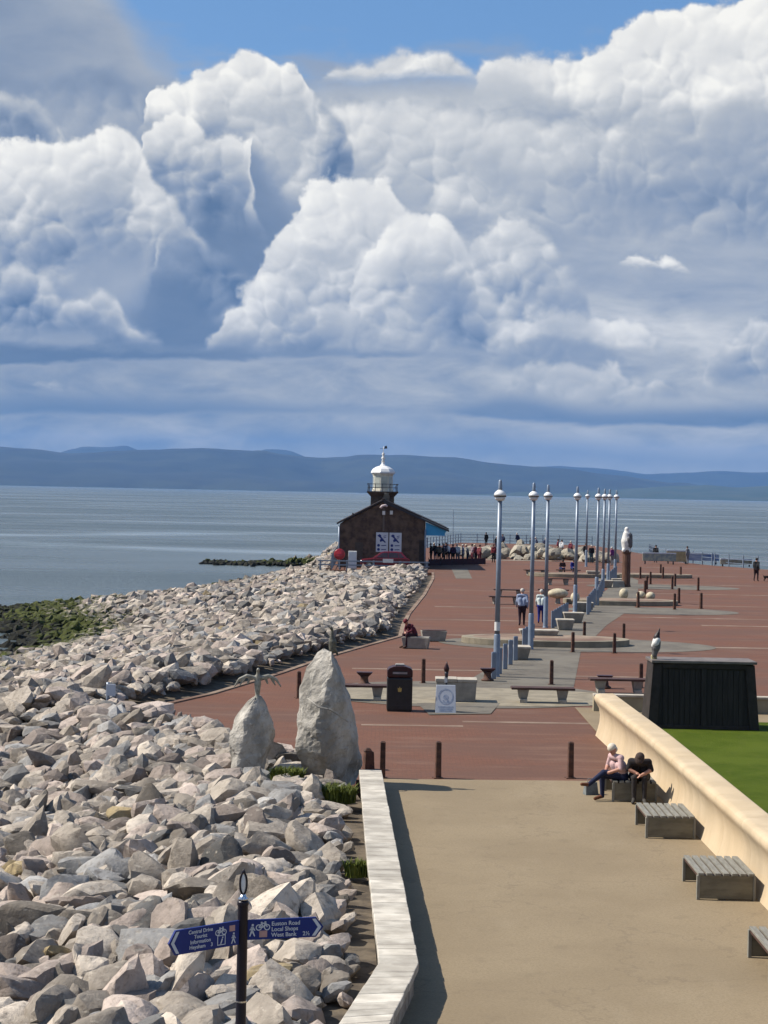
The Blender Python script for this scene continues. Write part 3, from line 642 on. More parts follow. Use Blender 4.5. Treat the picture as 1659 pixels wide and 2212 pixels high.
# a low weedy spit reaching out beyond the cafe, and the stones heaped at the pier end
for k in range(260):
    f = nr_.random(); rocks.append((-24 + 18 * f, 243 + nr_.normal() * 2.2 - 2 * f, SEA_Z + 0.0 + 1.5 * f * f * nr_.random(), 0.45 + 0.35 * nr_.random()))
def rock_px(t): return t[3] / t[1]
inview = lambda t: abs(t[0]) < 0.2075 * t[1] + 0.2 and t[1] > 20.2
order = sorted(range(len(rocks)), key=lambda i: -(rock_px(rocks[i]) if inview(rocks[i]) else 0))
HERO = set(order[:296])
bigV, bigF, bigT, off = [], [], [], 0
for i, (x, y, z, s) in enumerate(rocks):
    sub = 3 if i in HERO else (2 if y < 62 else 1)
    tilt = 0.5 if y < 60 else 0.4
    v, f = rock_shape(nr_, sub, flat=(1.32, 0.86, 0.60) if sub > 1 else (1.15, 0.9, 0.66))
    v = (v * s) @ rotm(nr_, tilt).T
    tn = tint_of(nr_)
    if i in HERO:
        me = bpy.data.meshes.new('boulder'); me.from_pydata(v.tolist(), [], f.tolist()); me.materials.append(MT['rock'])
        ca = me.color_attributes.new('tint', 'FLOAT_COLOR', 'POINT'); ca.data.foreach_set('color', np.tile((*tn, 1.0), len(v)).astype(np.float32))
        me.polygons.foreach_set('use_smooth', [True] * len(me.polygons)); me.set_sharp_from_angle(angle=rad(26))
        b = link('boulder', me, None, (x, y, z))
        ochre = tn[2] < 0.5 * tn[0]
        tone = 'ochre' if ochre else ('dull grey' if tn[2] > 0.93 * tn[0] else ('pale' if tn[0] > 0.33 else 'pinkish grey'))
        siz = 'large' if s > 0.44 else ('small' if s < 0.37 else 'middling')
        d = poly_x(ROCK_R, y) - x
        if y > 47: where = 'beyond the two standing stones'
        elif y > 37.5 and d < 4.5: where = 'at the foot of the standing stones'
        elif d < 1.3: where = 'lying against the capped wall'
        elif y < 25: where = 'behind the blue fingerpost' if d < 4 else 'left of the blue fingerpost'
        elif d < 3.6: where = 'in the rock bank near the capped wall'
        else: where = 'far out on the left of the rock bank'
        tag(b, f'{siz} {tone} limestone boulder {where}', 'boulder', f'{siz} {tone} boulders {where}')
    else:
        bigV.append(v + np.array([x, y, z])); bigF.append(f + off); off += len(v); bigT.append(np.tile((*tn, 1.0), (len(v), 1)))
def raw_mesh(name, V, F, T, mat):
    me = bpy.data.meshes.new(name); V = np.vstack(V).astype(np.float32); F = np.vstack(F).astype(np.int32)
    me.vertices.add(len(V)); me.vertices.foreach_set('co', V.ravel())
    me.loops.add(F.size); me.loops.foreach_set('vertex_index', F.ravel())
    me.polygons.add(len(F)); me.polygons.foreach_set('loop_start', np.arange(0, F.size, 3, dtype=np.int32))
    me.polygons.foreach_set('use_smooth', np.zeros(len(F), bool)); me.materials.append(mat); me.update(calc_edges=True); me.validate()
    ca = me.color_attributes.new('tint', 'FLOAT_COLOR', 'POINT'); ca.data.foreach_set('color', np.vstack(T).astype(np.float32).ravel())
    return me
o = link('rock_armour', raw_mesh('rock_armour', bigV, bigF, bigT, MT['rock'])); stuff(o); o['label'] = 'bank of tumbled limestone rock armour sloping from the jetty down to the sea'
print('ROCKS', len(rocks), sum(len(f) for f in bigF))

# ------------------------------------------------------------------ low capped wall along the promenade
WL = [(-2.4, 8.0), (-0.40, 20.7), (0.05, 23.44), (-0.19, 31.06), (-0.42, 39.75)]
WR = [(-1.85, 8.0), (0.20, 20.9), (0.56, 23.47), (0.33, 31.06), (0.06, 39.75)]
wall = thing('boundary_wall', 'low white stone capped wall between the promenade and the rocks', 'wall', (0, 0, 0))
WH = 0.42
m = MB()
ins = 0.06
for k in range(4):
    a, b, c, d = WL[k], WL[k + 1], WR[k + 1], WR[k]
    m.hexa([(a[0] + ins, a[1], -.4), (d[0] - ins, d[1], -.4), (c[0] - ins, c[1] - .001, -.4), (b[0] + ins, b[1] - .001, -.4), (a[0] + ins, a[1], WH - .11), (d[0] - ins, d[1], WH - .11), (c[0] - ins, c[1] - .001, WH - .11), (b[0] + ins, b[1] - .001, WH - .11)])
obj('wall_body', m, MT['wallstone'], wall)
r = random.Random(3)
for k in range(4):
    a, b, c, d = [Vector(q) for q in (WL[k], WL[k + 1], WR[k + 1], WR[k])]
    L = (b - a).length; t = 0.0
    while t < L - .05:
        l = r.uniform(0.22, 0.46); t2 = min(L, t + l)
        if L - t2 < .2: t2 = L
        p, q = a.lerp(b, (t + .003) / L), a.lerp(b, (t2 - .003) / L); u_, v_ = d.lerp(c, (t + .003) / L), d.lerp(c, (t2 - .003) / L)
        z = WH + r.uniform(-.003, .003); z0 = WH - .108
        jl, jr = r.uniform(-.004, .004), r.uniform(-.006, .006)
        mm = MB().hexa([(p.x + jl, p.y, z0), (u_.x + jr, u_.y, z0), (v_.x + jr, v_.y, z0), (q.x + jl, q.y, z0), (p.x + jl, p.y, z), (u_.x + jr, u_.y, z), (v_.x + jr, v_.y, z), (q.x + jl, q.y, z)])
        obj('coping_stone', mm, MT['capstone'], wall, bevel=0.012)
        t = t2

# ------------------------------------------------------------------ cream wave wall on the right
NOSE = [(5.72, 49.45), (5.94, 41.0), (6.0, 35.0), (6.05, 28.6), (6.12, 20.0), (6.2, 10.0)]
PROF = [(0.02, -0.1), (0.05, 0.0), (0.10, 0.15), (0.15, 0.35), (0.165, 0.55), (0.13, 0.74), (0.05, 0.88), (0.005, 0.95), (-0.005, 1.01), (0.015, 1.07), (0.06, 1.105), (0.13, 1.12), (0.50, 1.135), (0.54, 1.11), (0.55, 1.05), (0.55, -0.1)]
ww = thing('wave_wall', 'cream rendered sea wall with rounded overhanging coping beside the lawn', 'wall', (0, 0, 0))
def nose_x(y):
    for a, b in zip(NOSE, NOSE[1:]):
        if b[1] <= y <= a[1]: return a[0] + (b[0] - a[0]) * (y - a[1]) / (b[1] - a[1])
    return NOSE[-1][0]
y = 49.45
while y > 11:
    y2 = y - 2.35; n = len(PROF); m = MB()
    ya, yb = y - .004, y2 + .004
    rings = [(ya - (ya - yb) * i / 4) for i in range(5)]
    vs = [(nose_x(q) + px, q, pz) for q in rings for px, pz in PROF]
    fs = [(i * n + k, (i + 1) * n + k, (i + 1) * n + (k + 1) % n, i * n + (k + 1) % n) for i in range(4) for k in range(n)]
    fs += [tuple(range(n)), tuple(4 * n + k for k in range(n - 1, -1, -1))]
    m.add(vs, fs)
    e = obj('wall_panel', m, MT['wavewall'], ww, smooth=True, bevel=0.006)
    y = y2
# low buff wall behind the lawn
lw = thing('garden_wall', 'low buff retaining wall behind the dark timber block', 'wall', (0, 0, 0))
x = 6.32
while x < 40:
    x2 = x + 2.4; ya = 54.75 + (x - 6) * .03
    obj('wall_panel', MB().box(x, x2 - .012, ya, ya + .28, -.05, .46), MT['lowwall'], lw, bevel=.01)
    obj('coping_slab', MB().box(x - .0, x2 - .012, ya - .04, ya + .32, .462, .53), MT['palestone'], lw, bevel=.008)
    x = x2

# ------------------------------------------------------------------ slatted benches against the wave wall
def make_bench(label):
    b = thing('slatted_bench', label, 'bench', group='slatted benches along the cream wall')
    W, Ln, H = 0.94, 1.46, 0.43
    for yy in (0.0, Ln - .07):
        e = obj('end_panel', MB().box(.05, W - .04, yy + .015, yy + .055, .02, H - .045), MT['benchend'], b)
        for xa, xb in ((.0, .05), (W - .04, W)): obj('leg', MB().box(xa, xb, yy, yy + .07, 0, H - .04), MT['benchgrey'], b, bevel=.006)
    obj('rail', MB().box(0.02, W - .02, 0.08, Ln - .08, H - .075, H - .045), MT['darkwood'], b)
    k = 7; sw = W / k
    for i in range(k):
        obj('slat', MB().box(i * sw + .020, (i + 1) * sw - .020, 0, Ln, H - .04, H), MT['benchgrey'], b, bevel=.005)
    return b
BY = [38.72, 34.62, 29.40, 24.35]
b0 = make_bench('slatted grey bench with an elderly couple sitting on it'); b0.location = (4.9, BY[0], .006)
dup(b0, (5.02, BY[1], .006), 0, 'empty slatted grey bench just in front of the seated couple')
dup(b0, (5.10, BY[2], .006), 0, 'empty slatted grey bench, second in front of the couple, shown whole at the right')
dup(b0, (5.20, BY[3], .006), 0, 'nearest slatted grey bench, cut off by the right edge')

# ------------------------------------------------------------------ dark timber block on the lawn
bx = thing('timber_block', 'dark timber block with sloping ends and boarded panels on the lawn edge', 'shed', (8.82, 50.4, .1), rad(0.5))
h, wb, wt, dp, dt = 1.86, 3.05, 2.78, 1.25, 1.0
obj('core', MB().frustum(0, dp / 2, .0, h - .06, wb - .2, dp - .1, wt - .2, dt - .06), MT['shedwood'], bx)
for sx in (-1, 1):
    x0, x1 = sx * wb / 2, sx * wt / 2; w = .26
    p = [(x0 - sx * w, -.03, 0), (x0, -.03, 0), (x0, dp, 0), (x0 - sx * w, dp, 0), (x1 - sx * w, .10, h - .1), (x1, .10, h - .1), (x1, dp - .1, h - .1), (x1 - sx * w, dp - .1, h - .1)]
    if sx < 0: p = [p[1], p[0], p[3], p[2], p[5], p[4], p[7], p[6]]
    obj('corner_post', MB().hexa(p), MT['shedframe'], bx, bevel=.01)
for z0, z1, yo in ((.0, .10, -.02), (h - .22, h - .08, .07)):
    wz = wb + (wt - wb) * (z0 / h) - .54
    obj('frame_rail', MB().box(-wz / 2, wz / 2, yo, yo + .1, z0, z1), MT['shedframe'], bx, bevel=.01)
nb = 15
for i in range(nb):
    w = (wt - .56) / nb; x = -(wt - .56) / 2 + i * w; yo = random.Random(i).uniform(0, .012) - (.05 if i == 7 else 0)
    q0 = .0 + yo; 
    obj('board', MB().hexa([(x + .006, .02 + yo, .10), (x + w - .006, .02 + yo, .10), (x + w - .006, .10, .10), (x + .006, .10, .10), (x + .006, .115 + yo, h - .22), (x + w - .006, .115 + yo, h - .22), (x + w - .006, .2, h - .22), (x + .006, .2, h - .22)]), MT['shedwood'], bx)
obj('top_cap', MB().box(-wt / 2 - .05, wt / 2 + .05, .02, dp - .05, h - .075, h), MT['lead'], bx, bevel=.012)

# ------------------------------------------------------------------ fingerpost
fp = thing('fingerpost', 'dark fingerpost with two navy pointer signs and a bright finial', 'signpost', (-1.295, 18.0, 0.0))
obj('post', MB().lathe([(.052, -.4), (.052, .9), (.056, .905), (.056, .93), (.052, .935), (.050, 2.34), (.057, 2.345), (.057, 2.38), (.035, 2.40)], 20), MT['postblack'], fp, smooth=True, bevel=.002)
obj('band', MB().lathe([(.0545, 1.40), (.0545, 1.415)], 20), MT['chrome'], fp)
obj('collar', MB().lathe([(.05, 2.395), (.056, 2.41), (.03, 2.43), (.026, 2.45)], 16), MT['chrome'], fp, smooth=True)
obj('finial_hoop', MB().tube([(.034 * math.sin(2 * PI * k / 24), 0, 2.555 - .105 * math.cos(2 * PI * k / 24)) for k in range(25)], .0095, 8), MT['postblack'], fp, smooth=True)
obj('finial_core', MB().ball((0, 0, 2.555), 1.0, 14, 10, (.024, .012, .092)), MT['white'], fp, smooth=True)
obj('finial_cap', MB().lathe([(.016, 2.655), (.020, 2.668), (.010, 2.685), (.003, 2.70)], 12), MT['postblack'], fp, smooth=True)
def txt(s, size, mat, parent, loc, shear=0.0, align='LEFT', name='lettering', sx=1.0, bold=0.0):
    cu = bpy.data.curves.new('t', 'FONT'); cu.body = s; cu.size = size; cu.align_x = align; cu.shear = shear; cu.offset = bold; cu.extrude = 0.0006
    to = bpy.data.objects.new('t', cu); COL.objects.link(to)
    me = bpy.data.meshes.new_from_object(to.evaluated_get(bpy.context.evaluated_depsgraph_get()))
    bpy.data.objects.remove(to); me.materials.clear(); me.materials.append(mat)
    e = link(name, me, parent, loc); e.rotation_euler = (PI / 2, 0, 0); e.scale = (sx, 1, 1)
    return e
def bike(m, cx, cz, s):
    def ring(x, z):
        n = 16
        vs = [(x + rr * math.cos(2 * PI * k / n), 0, z + rr * math.sin(2 * PI * k / n)) for k in range(n) for rr in (s * .25, s * .17)]
        m.add(vs, [(2 * k, 2 * k + 1, (2 * k + 3) % (2 * n), (2 * k + 2) % (2 * n)) for k in range(n)])
    ring(cx - s * .33, cz - s * .12); ring(cx + s * .33, cz - s * .12)
    def bar(a, b, w=.035):
        a, b = Vector((a[0], 0, a[1])), Vector((b[0], 0, b[1])); d = (b - a).normalized(); nn = Vector((-d.z, 0, d.x)) * (s * w)
        m.add([cc + Vector((cx, 0, cz)) for cc in (a * s - nn, b * s - nn, b * s + nn, a * s + nn)], [(0, 1, 2, 3)])
    for a, b in (((-.33, -.12), (-.1, .2)), ((-.1, .2), (.22, .2)), ((.22, .2), (0, -.12)), ((0, -.12), (-.1, .2)), ((-.33, -.12), (0, -.12)), ((.33, -.12), (.2, .3)), ((-.18, .27), (-.04, .27)), ((.12, .3), (.26, .3))): bar(a, b, .045)
def walker(m, cx, cz, s):
    def bar(a, b, w0, w1):
        a, b = Vector((a[0], 0, a[1])) * s, Vector((b[0], 0, b[1])) * s; d = (b - a).normalized(); nn = Vector((-d.z, 0, d.x))
        m.add([cc + Vector((cx, 0, cz)) for cc in (a - nn * w0 * s, b - nn * w1 * s, b + nn * w1 * s, a + nn * w0 * s)], [(0, 1, 2, 3)])
    bar((0, .28), (-.02, 0), .12, .09); bar((-.02, .02), (-.2, -.45), .07, .04); bar((-.02, .02), (.18, -.45), .07, .04); bar((.02, .25), (.2, -.02), .05, .035); bar((0, .25), (-.2, .02), .05, .035)
    n = 12; m.add([(cx + s * (.02 + .09 * math.cos(2 * PI * k / n)), 0, cz + s * (.40 + .09 * math.sin(2 * PI * k / n))) for k in range(n)], [tuple(range(n))])
def finger(dirx, ang, z, hh, Ln, build, label):
    "a pointer: local +x runs away from the post when dirx > 0; its face looks to the viewer"
    e = MB(); x0 = .045; tip = .075
    prof = [(x0, -hh / 2), (Ln - tip, -hh / 2), (Ln, 0), (Ln - tip, hh / 2), (x0, hh / 2)]
    if dirx < 0: prof = [(-a, b) for a, b in prof][::-1]
    e.side(prof, -.012, .012)
    f = obj('pointer_sign', e, MT['navy'], fp, (0, 0, z), ang, label=label)
    ch = MB(); w = .032; c = [(Ln - tip - w * .2, hh / 2 - .014), (Ln - .022, 0), (Ln - tip - w * .2, -hh / 2 + .014), (Ln - tip - w * 1.3, -hh / 2 + .014), (Ln - .022 - w * 1.15, 0), (Ln - tip - w * 1.3, hh / 2 - .014)]
    c = [(a * dirx, -.0145, b) for a, b in c]
    ch.add(c, [(0, 1, 4, 5), (1, 2, 3, 4)] if dirx < 0 else [(5, 4, 1, 0), (4, 3, 2, 1)])
    obj('arrow_head', ch, MT['whiteplain'], f)
    build(f)
def left_sign(f):
    T = MT['whiteplain']
    for i, (s_, cx) in enumerate((('Central Drive', -.50), ('Tourist', -.50), ('Information', -.50), ('Heysham', -.535))):
        txt(s_, .050, T, f, (cx, -.0142, .062 - i * .049), align='CENTER', bold=.0008)
    txt('3', .050, T, f, (-.37, -.0142, .062 - 3 * .049), align='CENTER', bold=.0008)
    m = MB(); bike(m, -.265, .045, .115); m.xf(Matrix.Translation((0, -.0145, 0))); obj('bicycle_symbol', m, T, f)
    m = MB(); walker(m, -.115, -.045, .115); m.xf(Matrix.Translation((0, -.0145, 0))); obj('walker_symbol', m, T, f)
    m = MB()
    for a, b, c, d in ((-.305, -.21, -.092, -.085), (-.305, -.21, -.002, .005), (-.305, -.298, -.085, -.002), (-.217, -.21, -.085, -.002)): m.box(a, b, -.0152, -.0125, c, d)
    obj('information_frame', m, T, f)
    txt('i', .105, T, f, (-.265, -.0146, -.080), shear=.35, align='CENTER', bold=.002)
    obj('route_patch', MB().box(-.165, -.100, -.0152, -.0125, .025, .082), MT['pinkpatch'], f)
def right_sign(f):
    T = MT['whiteplain']
    for i, s_ in enumerate(('Euston Road', 'Local Shops', 'West Bank')):
        txt(s_, .056, T, f, (.285, -.0142, .034 - i * .055), bold=.0008)
    txt('2\u00bd', .056, T, f, (.60, -.0142, .034 - 2 * .055), bold=.0008)
    m = MB(); walker(m, .095, -.005, .13); m.xf(Matrix.Translation((0, -.0145, 0))); obj('walker_symbol', m, T, f)
    m = MB(); bike(m, .20, .036, .125); m.xf(Matrix.Translation((0, -.0145, 0))); obj('bicycle_symbol', m, T, f)
    obj('route_patch', MB().box(.165, .243, -.0152, -.0125, -.075, -.012), MT['pinkpatch'], f)
finger(-1, math.atan2(0.55, 0.66), 2.085, .235, .86, left_sign, 'navy pointer sign aimed left, four lines of white lettering')
finger(1, math.atan2(0.22, 0.77), 2.10, .195, .81, right_sign, 'navy pointer sign aimed right, three lines of white lettering')

# ------------------------------------------------------------------ figures: capsules fused into one skin
def capsule(m, p0, p1, r0, r1, n=12):
    p0, p1 = Vector(p0), Vector(p1); d = p1 - p0; L = d.length
    if L < 1e-5: d = Vector((0, 0, 1)); L = 1e-5; p1 = p0 + d * L
    d /= L; pts, rs = [], []
    for k in range(5):
        a = -PI / 2 + (PI / 2) * k / 4 if k < 4 else 0
        pts.append(p0 + d * (r0 * math.sin(a))); rs.append(max(r0 * math.cos(a), r0 * .08))
    for k in range(5):
        a = (PI / 2) * k / 4
        pts.append(p1 + d * (r1 * math.sin(a))); rs.append(max(r1 * math.cos(a), r1 * .08))
    m.tube(pts, rs, n)
def fused(name, prims, voxel, mats, smooth_it=2):
    "prims: (p0, p1, r0, r1, slot) - joined into one closed surface; every face takes the slot of the nearest limb"
    m = MB()
    for p in prims: capsule(m, *p[:4])
    me = m.mesh('tmp', [])
    bm = bmesh.new(); bm.from_mesh(me); bmesh.ops.recalc_face_normals(bm, faces=bm.faces); bm.to_mesh(me); bm.free()
    ob = bpy.data.objects.new('tmp', me); COL.objects.link(ob)
    rm = ob.modifiers.new('r', 'REMESH'); rm.mode = 'VOXEL'; rm.voxel_size = voxel; rm.use_smooth_shade = True
    sm = ob.modifiers.new('s', 'SMOOTH'); sm.iterations = smooth_it; sm.factor = 0.5
    out = bpy.data.meshes.new_from_object(ob.evaluated_get(bpy.context.evaluated_depsgraph_get()))
    bpy.data.objects.remove(ob); out.name = name; out.materials.clear()
    for q in mats: out.materials.append(q)
    n = len(out.polygons); c = np.empty(n * 3, np.float32); out.polygons.foreach_get('center', c); c = c.reshape(-1, 3)
    best = np.full(n, 1e9); slot = np.zeros(n, np.int32)
    for p in prims:
        a, b = np.array(p[0], float), np.array(p[1], float); ab = b - a; t = np.clip(((c - a) @ ab) / max(ab @ ab, 1e-9), 0, 1)
        d = np.linalg.norm(c - (a + t[:, None] * ab), axis=1) - (p[2] + (p[3] - p[2]) * t)
        k = d < best - 1e-4; best[k] = d[k]; slot[k] = p[4]
    out.polygons.foreach_set('material_index', slot); out.polygons.foreach_set('use_smooth', [True] * n); out.update()
    return out
def mirror(p): return (-p[0], p[1], p[2])
CLOTH = {}
def cloth(rgb):
    k = tuple(rgb)
    if k not in CLOTH: CLOTH[k] = pm('cloth', rgb, tuple(c * .75 for c in rgb), 12, 0.9, 0.3, 60)
    return CLOTH[k]
SKIN = pm('skin', (0.50, 0.27, 0.19), (0.44, 0.22, 0.16), 9, 0.55)
# slots: 0 skin, 1 top, 2 trousers, 3 shoes
def hand(w, e, fine):
    w, e = Vector(w), Vector(e); d = (w - e).normalized(); P = []
    pc = w + d * .05
    P.append((w, pc, .03, .034, 0))
    if fine:
        sd = d.cross(Vector((0, 0, 1))); sd = sd.normalized() if sd.length > .1 else Vector((1, 0, 0)); dn = d.cross(sd)
        for k, L in enumerate((.055, .066, .062, .048)):
            b = pc + d * .02 + sd * ((k - 1.5) * .019); k1 = b + d * (L * .55); k2 = k1 + (d * .6 + dn * .5).normalized() * (L * .5)
            P += [(b, k1, .0095, .0088, 0), (k1, k2, .0088, .0075, 0)]
        tb = w + d * .02 + sd * .028; P += [(tb, tb + (d + sd * .8).normalized() * .05, .012, .009, 0)]
    else:
        P.append((pc, pc + d * .06, .032, .018, 0))
    return P
def figure(J, bulk=1.0, sleeve='long', fine=False, skirt=False):
    "J: joints of the pose"
    P = []
    sh, hp = J['shoulder'], J['hip']
    for k in (0, 1):
        P.append((J['chest'] + (sh[k] - J['neck']) * .55 - Vector((0, 0, .05)), J['pelvis'] + (hp[k] - J['pelvis']) * .6 + Vector((0, 0, .06)), .125 * bulk, .125 * bulk, 1))
        P.append((J['neck'] - Vector((0, 0, .05)), sh[k], .075 * bulk, .075 * bulk, 1))
        P.append((sh[k], J['elbow'][k], .068 * bulk, .05 * bulk, 1))
        P.append((J['elbow'][k], J['wrist'][k], .046 * bulk, .034, 1 if sleeve == 'long' else 0))
        P += hand(J['wrist'][k], J['elbow'][k], fine)
        P.append((hp[k], J['knee'][k], .105 * bulk, .07, 2))
        P.append((J['knee'][k], J['ankle'][k], .066, .048, 2))
        P.append((J['ankle'][k], J['toe'][k], .045, .038, 3))
    P.append((hp[0], hp[1], .125 * bulk, .125 * bulk, 2))
    P.append((J['neck'] - Vector((0, 0, .03)), J['head'] - Vector((0, 0, .06)), .055, .052, 0))
    f = J['face']; up = (J['head'] - J['neck']).normalized()
    P.append((J['head'] - up * .05 + f * .015, J['head'] + up * .035, .075, .093, 0))
    P.append((J['head'] - up * .085 + f * .04, J['head'] - up * .03 + f * .03, .045, .06, 0))         # jaw
    P.append((J['head'] + f * .085 - up * .005, J['head'] + f * .105 - up * .03, .010, .014, 0))        # nose
    sd = f.cross(up).normalized()
    for s in (-1, 1): P.append((J['head'] + sd * (s * .088), J['head'] + sd * (s * .092) - up * .03, .018, .014, 0))   # ears
    return P
def stand(lean=0.0, stride=0.0, arms=0.0, turn=0.0):
    V3 = Vector
    J = dict(pelvis=V3((0, 0, .95)), chest=V3((0, -.02 - lean * .4, 1.30)), neck=V3((0, -.03 - lean * .6, 1.47)), head=V3((0, -.05 - lean * .8, 1.63)), face=V3((math.sin(turn), -math.cos(turn), -.1)).normalized(),
             shoulder=[V3((-.185, -.02 - lean * .5, 1.41)), V3((.185, -.02 - lean * .5, 1.41))], hip=[V3((-.09, 0, .90)), V3((.09, 0, .90))])
    J['elbow'] = [V3((-.25, .05 + arms * .12 - lean * .3, 1.13)), V3((.25, .05 - arms * .16 - lean * .3, 1.13))]
    J['wrist'] = [V3((-.26, -.04 + arms * .14, .90)), V3((.26, -.06 - arms * .26, .92))]
    J['knee'] = [V3((-.10, -.02 - stride * .16, .50)), V3((.10, -.02 + stride * .05, .49))]
    J['ankle'] = [V3((-.10, .02 - stride * .22, .085)), V3((.10, .02 + stride * .28, .10 + stride * .06))]
    J['toe'] = [V3((-.115, -.14 - stride * .22, .045)), V3((.115, -.13 + stride * .28, .045))]
    return J
def sit(hunch=0.0, cross=False, turn=0.0, seat=0.43, reach=0.0):
    V3 = Vector; s = seat + .10
    J = dict(pelvis=V3((0, 0, s)), chest=V3((0, -.06 - hunch * .20, s + .34 - hunch * .05)), neck=V3((0, -.09 - hunch * .38, s + .52 - hunch * .14)), head=V3((0, -.12 - hunch * .55, s + .67 - hunch * .22)), face=V3((math.sin(turn), -math.cos(turn), -.15 - hunch * .5)).normalized(),
             hip=[V3((-.10, -.02, s)), V3((.10, -.02, s))])
    J['shoulder'] = [V3((-.18, -.07 - hunch * .32, s + .46 - hunch * .12)), V3((.18, -.07 - hunch * .32, s + .46 - hunch * .12))]
    J['elbow'] = [V3((-.25, -.12 - hunch * .3, s + .20)), V3((.25, -.12 - hunch * .3, s + .20))]
    J['wrist'] = [V3((-.08, -.34 - hunch * .1, s + .13)), V3((.06, -.36 - hunch * .12, s + .10))]
    J['knee'] = [V3((-.11, -.44, s + .02)), V3((.11, -.44, s + .02))]
    J['ankle'] = [V3((-.11, -.42, .09)), V3((.11, -.46, .09))]
    J['toe'] = [V3((-.13, -.60, .045)), V3((.13, -.63, .045))]
    if cross:
        J['knee'][1] = V3((-.02, -.46, s + .10)); J['ankle'][1] = V3((-.10, -.80, s - .16)); J['toe'][1] = V3((-.13, -.96, s - .15))
    return J
def hair_on(par, J, mat, style='short', name='hair'):
    f = J['face']; up = (J['head'] - J['neck']).normalized(); h = J['head']; m = MB()
    m.ball((0, 0.004, 0), .101, 16, 8, (1.0, 1.06, 1.0), PI * .45, PI)
    if style == 'bob': m.ball((0, .035, -.05), .095, 14, 8, (1.05, .8, 1.0))
    elif style == 'short': m.ball((0, .045, -.015), .082, 14, 8, (1.05, .75, .95))
    elif style == 'cap': m.ball((0, -.045, .035), .098, 14, 6, (1.05, 1.25, .35)); m.ball((0, -.12, .008), .07, 12, 5, (1.0, .75, .14))
    zax = up; yax = -(f - up * f.dot(up)).normalized(); xax = yax.cross(zax)
    Mx = Matrix((xax, yax, zax)).transposed().to_4x4(); Mx.translation = h + up * .028
    m.xf(Mx); return obj(name, m, mat, par, smooth=True)
GREYHAIR = pm('grey_hair', (0.55, 0.52, 0.48), (0.45, 0.42, 0.38), 30, 0.8); BLONDE = pm('pale_hair', (0.62, 0.52, 0.38), (0.5, 0.42, 0.3), 30, 0.8); DARKHAIR = pm('dark_hair', (0.03, 0.022, 0.018), (0.02, 0.015, 0.012), 30, 0.7)
TWEED = pm('tweed_cap', (0.075, 0.05, 0.04), (0.045, 0.03, 0.025), 40, 0.9)
EYE_M = pm('eye_dark', (0.02, 0.015, 0.012), (0.02, 0.015, 0.012), 5, 0.3)
def eyes(par, J):
    f = J['face']; up = (J['head'] - J['neck']).normalized(); sd = f.cross(up).normalized(); m = MB()
    for s in (-1, 1): m.ball(J['head'] + f * .083 + sd * (s * .033) + up * .006, .011, 8, 5)
    obj('eyes', m, EYE_M, par, smooth=True); m = MB(); q = J['head'] + f * .088 - up * .062; capsule(m, q - sd * .02, q + sd * .02, .006, .006, 8); obj('mouth', m, pm('lips', (.32, .12, .10)), par, smooth=True)
BODY = {}
def person(label, loc, rz, J, key, cols, scale=1.0, voxel=.022, hair=GREYHAIR, style='short', group=None, **kw):
    p = thing('person', label, 'person', loc, rz, group); p.scale = (scale,) * 3
    if key not in BODY: BODY[key] = fused('body', figure(J, **kw), voxel, [SKIN, SKIN, SKIN, SKIN])
    b = link('body', BODY[key], p)
    for k, c in enumerate((SKIN, cloth(cols[0]), cloth(cols[1]), cloth(cols[2]))):
        b.material_slots[k].link = 'OBJECT'; b.material_slots[k].material = c
    if hair: hair_on(p, J, hair, style, 'cap' if style == 'cap' else 'hair')
    return p

# the couple on the far bench
J = sit(hunch=.25, cross=True, turn=.35)
pw = person('white haired person in a pale pink top sitting cross-legged on the bench', (5.12, 39.02, .0), rad(-62), J, 'sitx', ((0.62, 0.42, 0.42), (0.016, 0.022, 0.06), (0.16, 0.06, 0.03)), .95, .0125, pm('white_hair', (0.72, 0.64, 0.52), (0.6, 0.52, 0.42), 30, 0.8), 'bob', sleeve='short', fine=True, bulk=1.05)
eyes(pw, J)
J = sit(hunch=.85, turn=-.2)
pw = person('person in a dark jumper and flat cap bent forward on the bench', (5.50, 38.98, .0), rad(-8), J, 'sith', ((0.020, 0.016, 0.018), (0.035, 0.03, 0.03), (0.06, 0.055, 0.05)), .97, .0125, TWEED, 'cap', sleeve='short', fine=True, bulk=1.12)
eyes(pw, J)
bagm = MB(); bagm.frustum(0, 0, 0, .26, .30, .16, .26, .08); bagm.tube([(-.08, 0, .25), (-.07, 0, .34), (.07, 0, .34), (.08, 0, .25)], .008, 6)
tag(obj('shopping_bag', bagm, pm('grey_bag', (0.20, 0.22, 0.22), (0.14, 0.15, 0.15), 8, 0.7), None, (4.55, 39.6, .006), rad(20), bevel=.02), 'small grey bag on the ground behind the cross-legged person', 'bag')
# the pair walking away
J = stand(lean=.05, stride=.25, arms=.5)
person('person in a pale blue shirt and dark trousers walking past the lamp posts', G(1127, 1352), rad(178), J, 'walk1', ((0.30, 0.36, 0.50), (0.030, 0.014, 0.024), (0.03, 0.02, 0.02)), 1.04, .018, GREYHAIR, bulk=1.12)
person('person in a white top and blue trousers walking behind the third lamp post', G(1168, 1347), rad(170), stand(lean=.05, stride=.3, arms=.6), 'walk2', ((0.62, 0.70, 0.68), (0.012, 0.018, 0.20), (0.10, 0.05, 0.04)), 0.97, .018, GREYHAIR)
# the reader on the curved seat
SEATP = G(893, 1402)
J = sit(hunch=.55, turn=.2, seat=.45)
person('person in maroon sitting on the left curved stone seat near the rocks', (SEATP.x + .02, SEATP.y + .45, 0), rad(-55), J, 'sit3', ((0.12, 0.020, 0.035), (0.05, 0.018, 0.025), (0.10, 0.05, 0.03)), 1.0, .02, pm('red_hat', (0.16, 0.02, 0.03)), 'short')

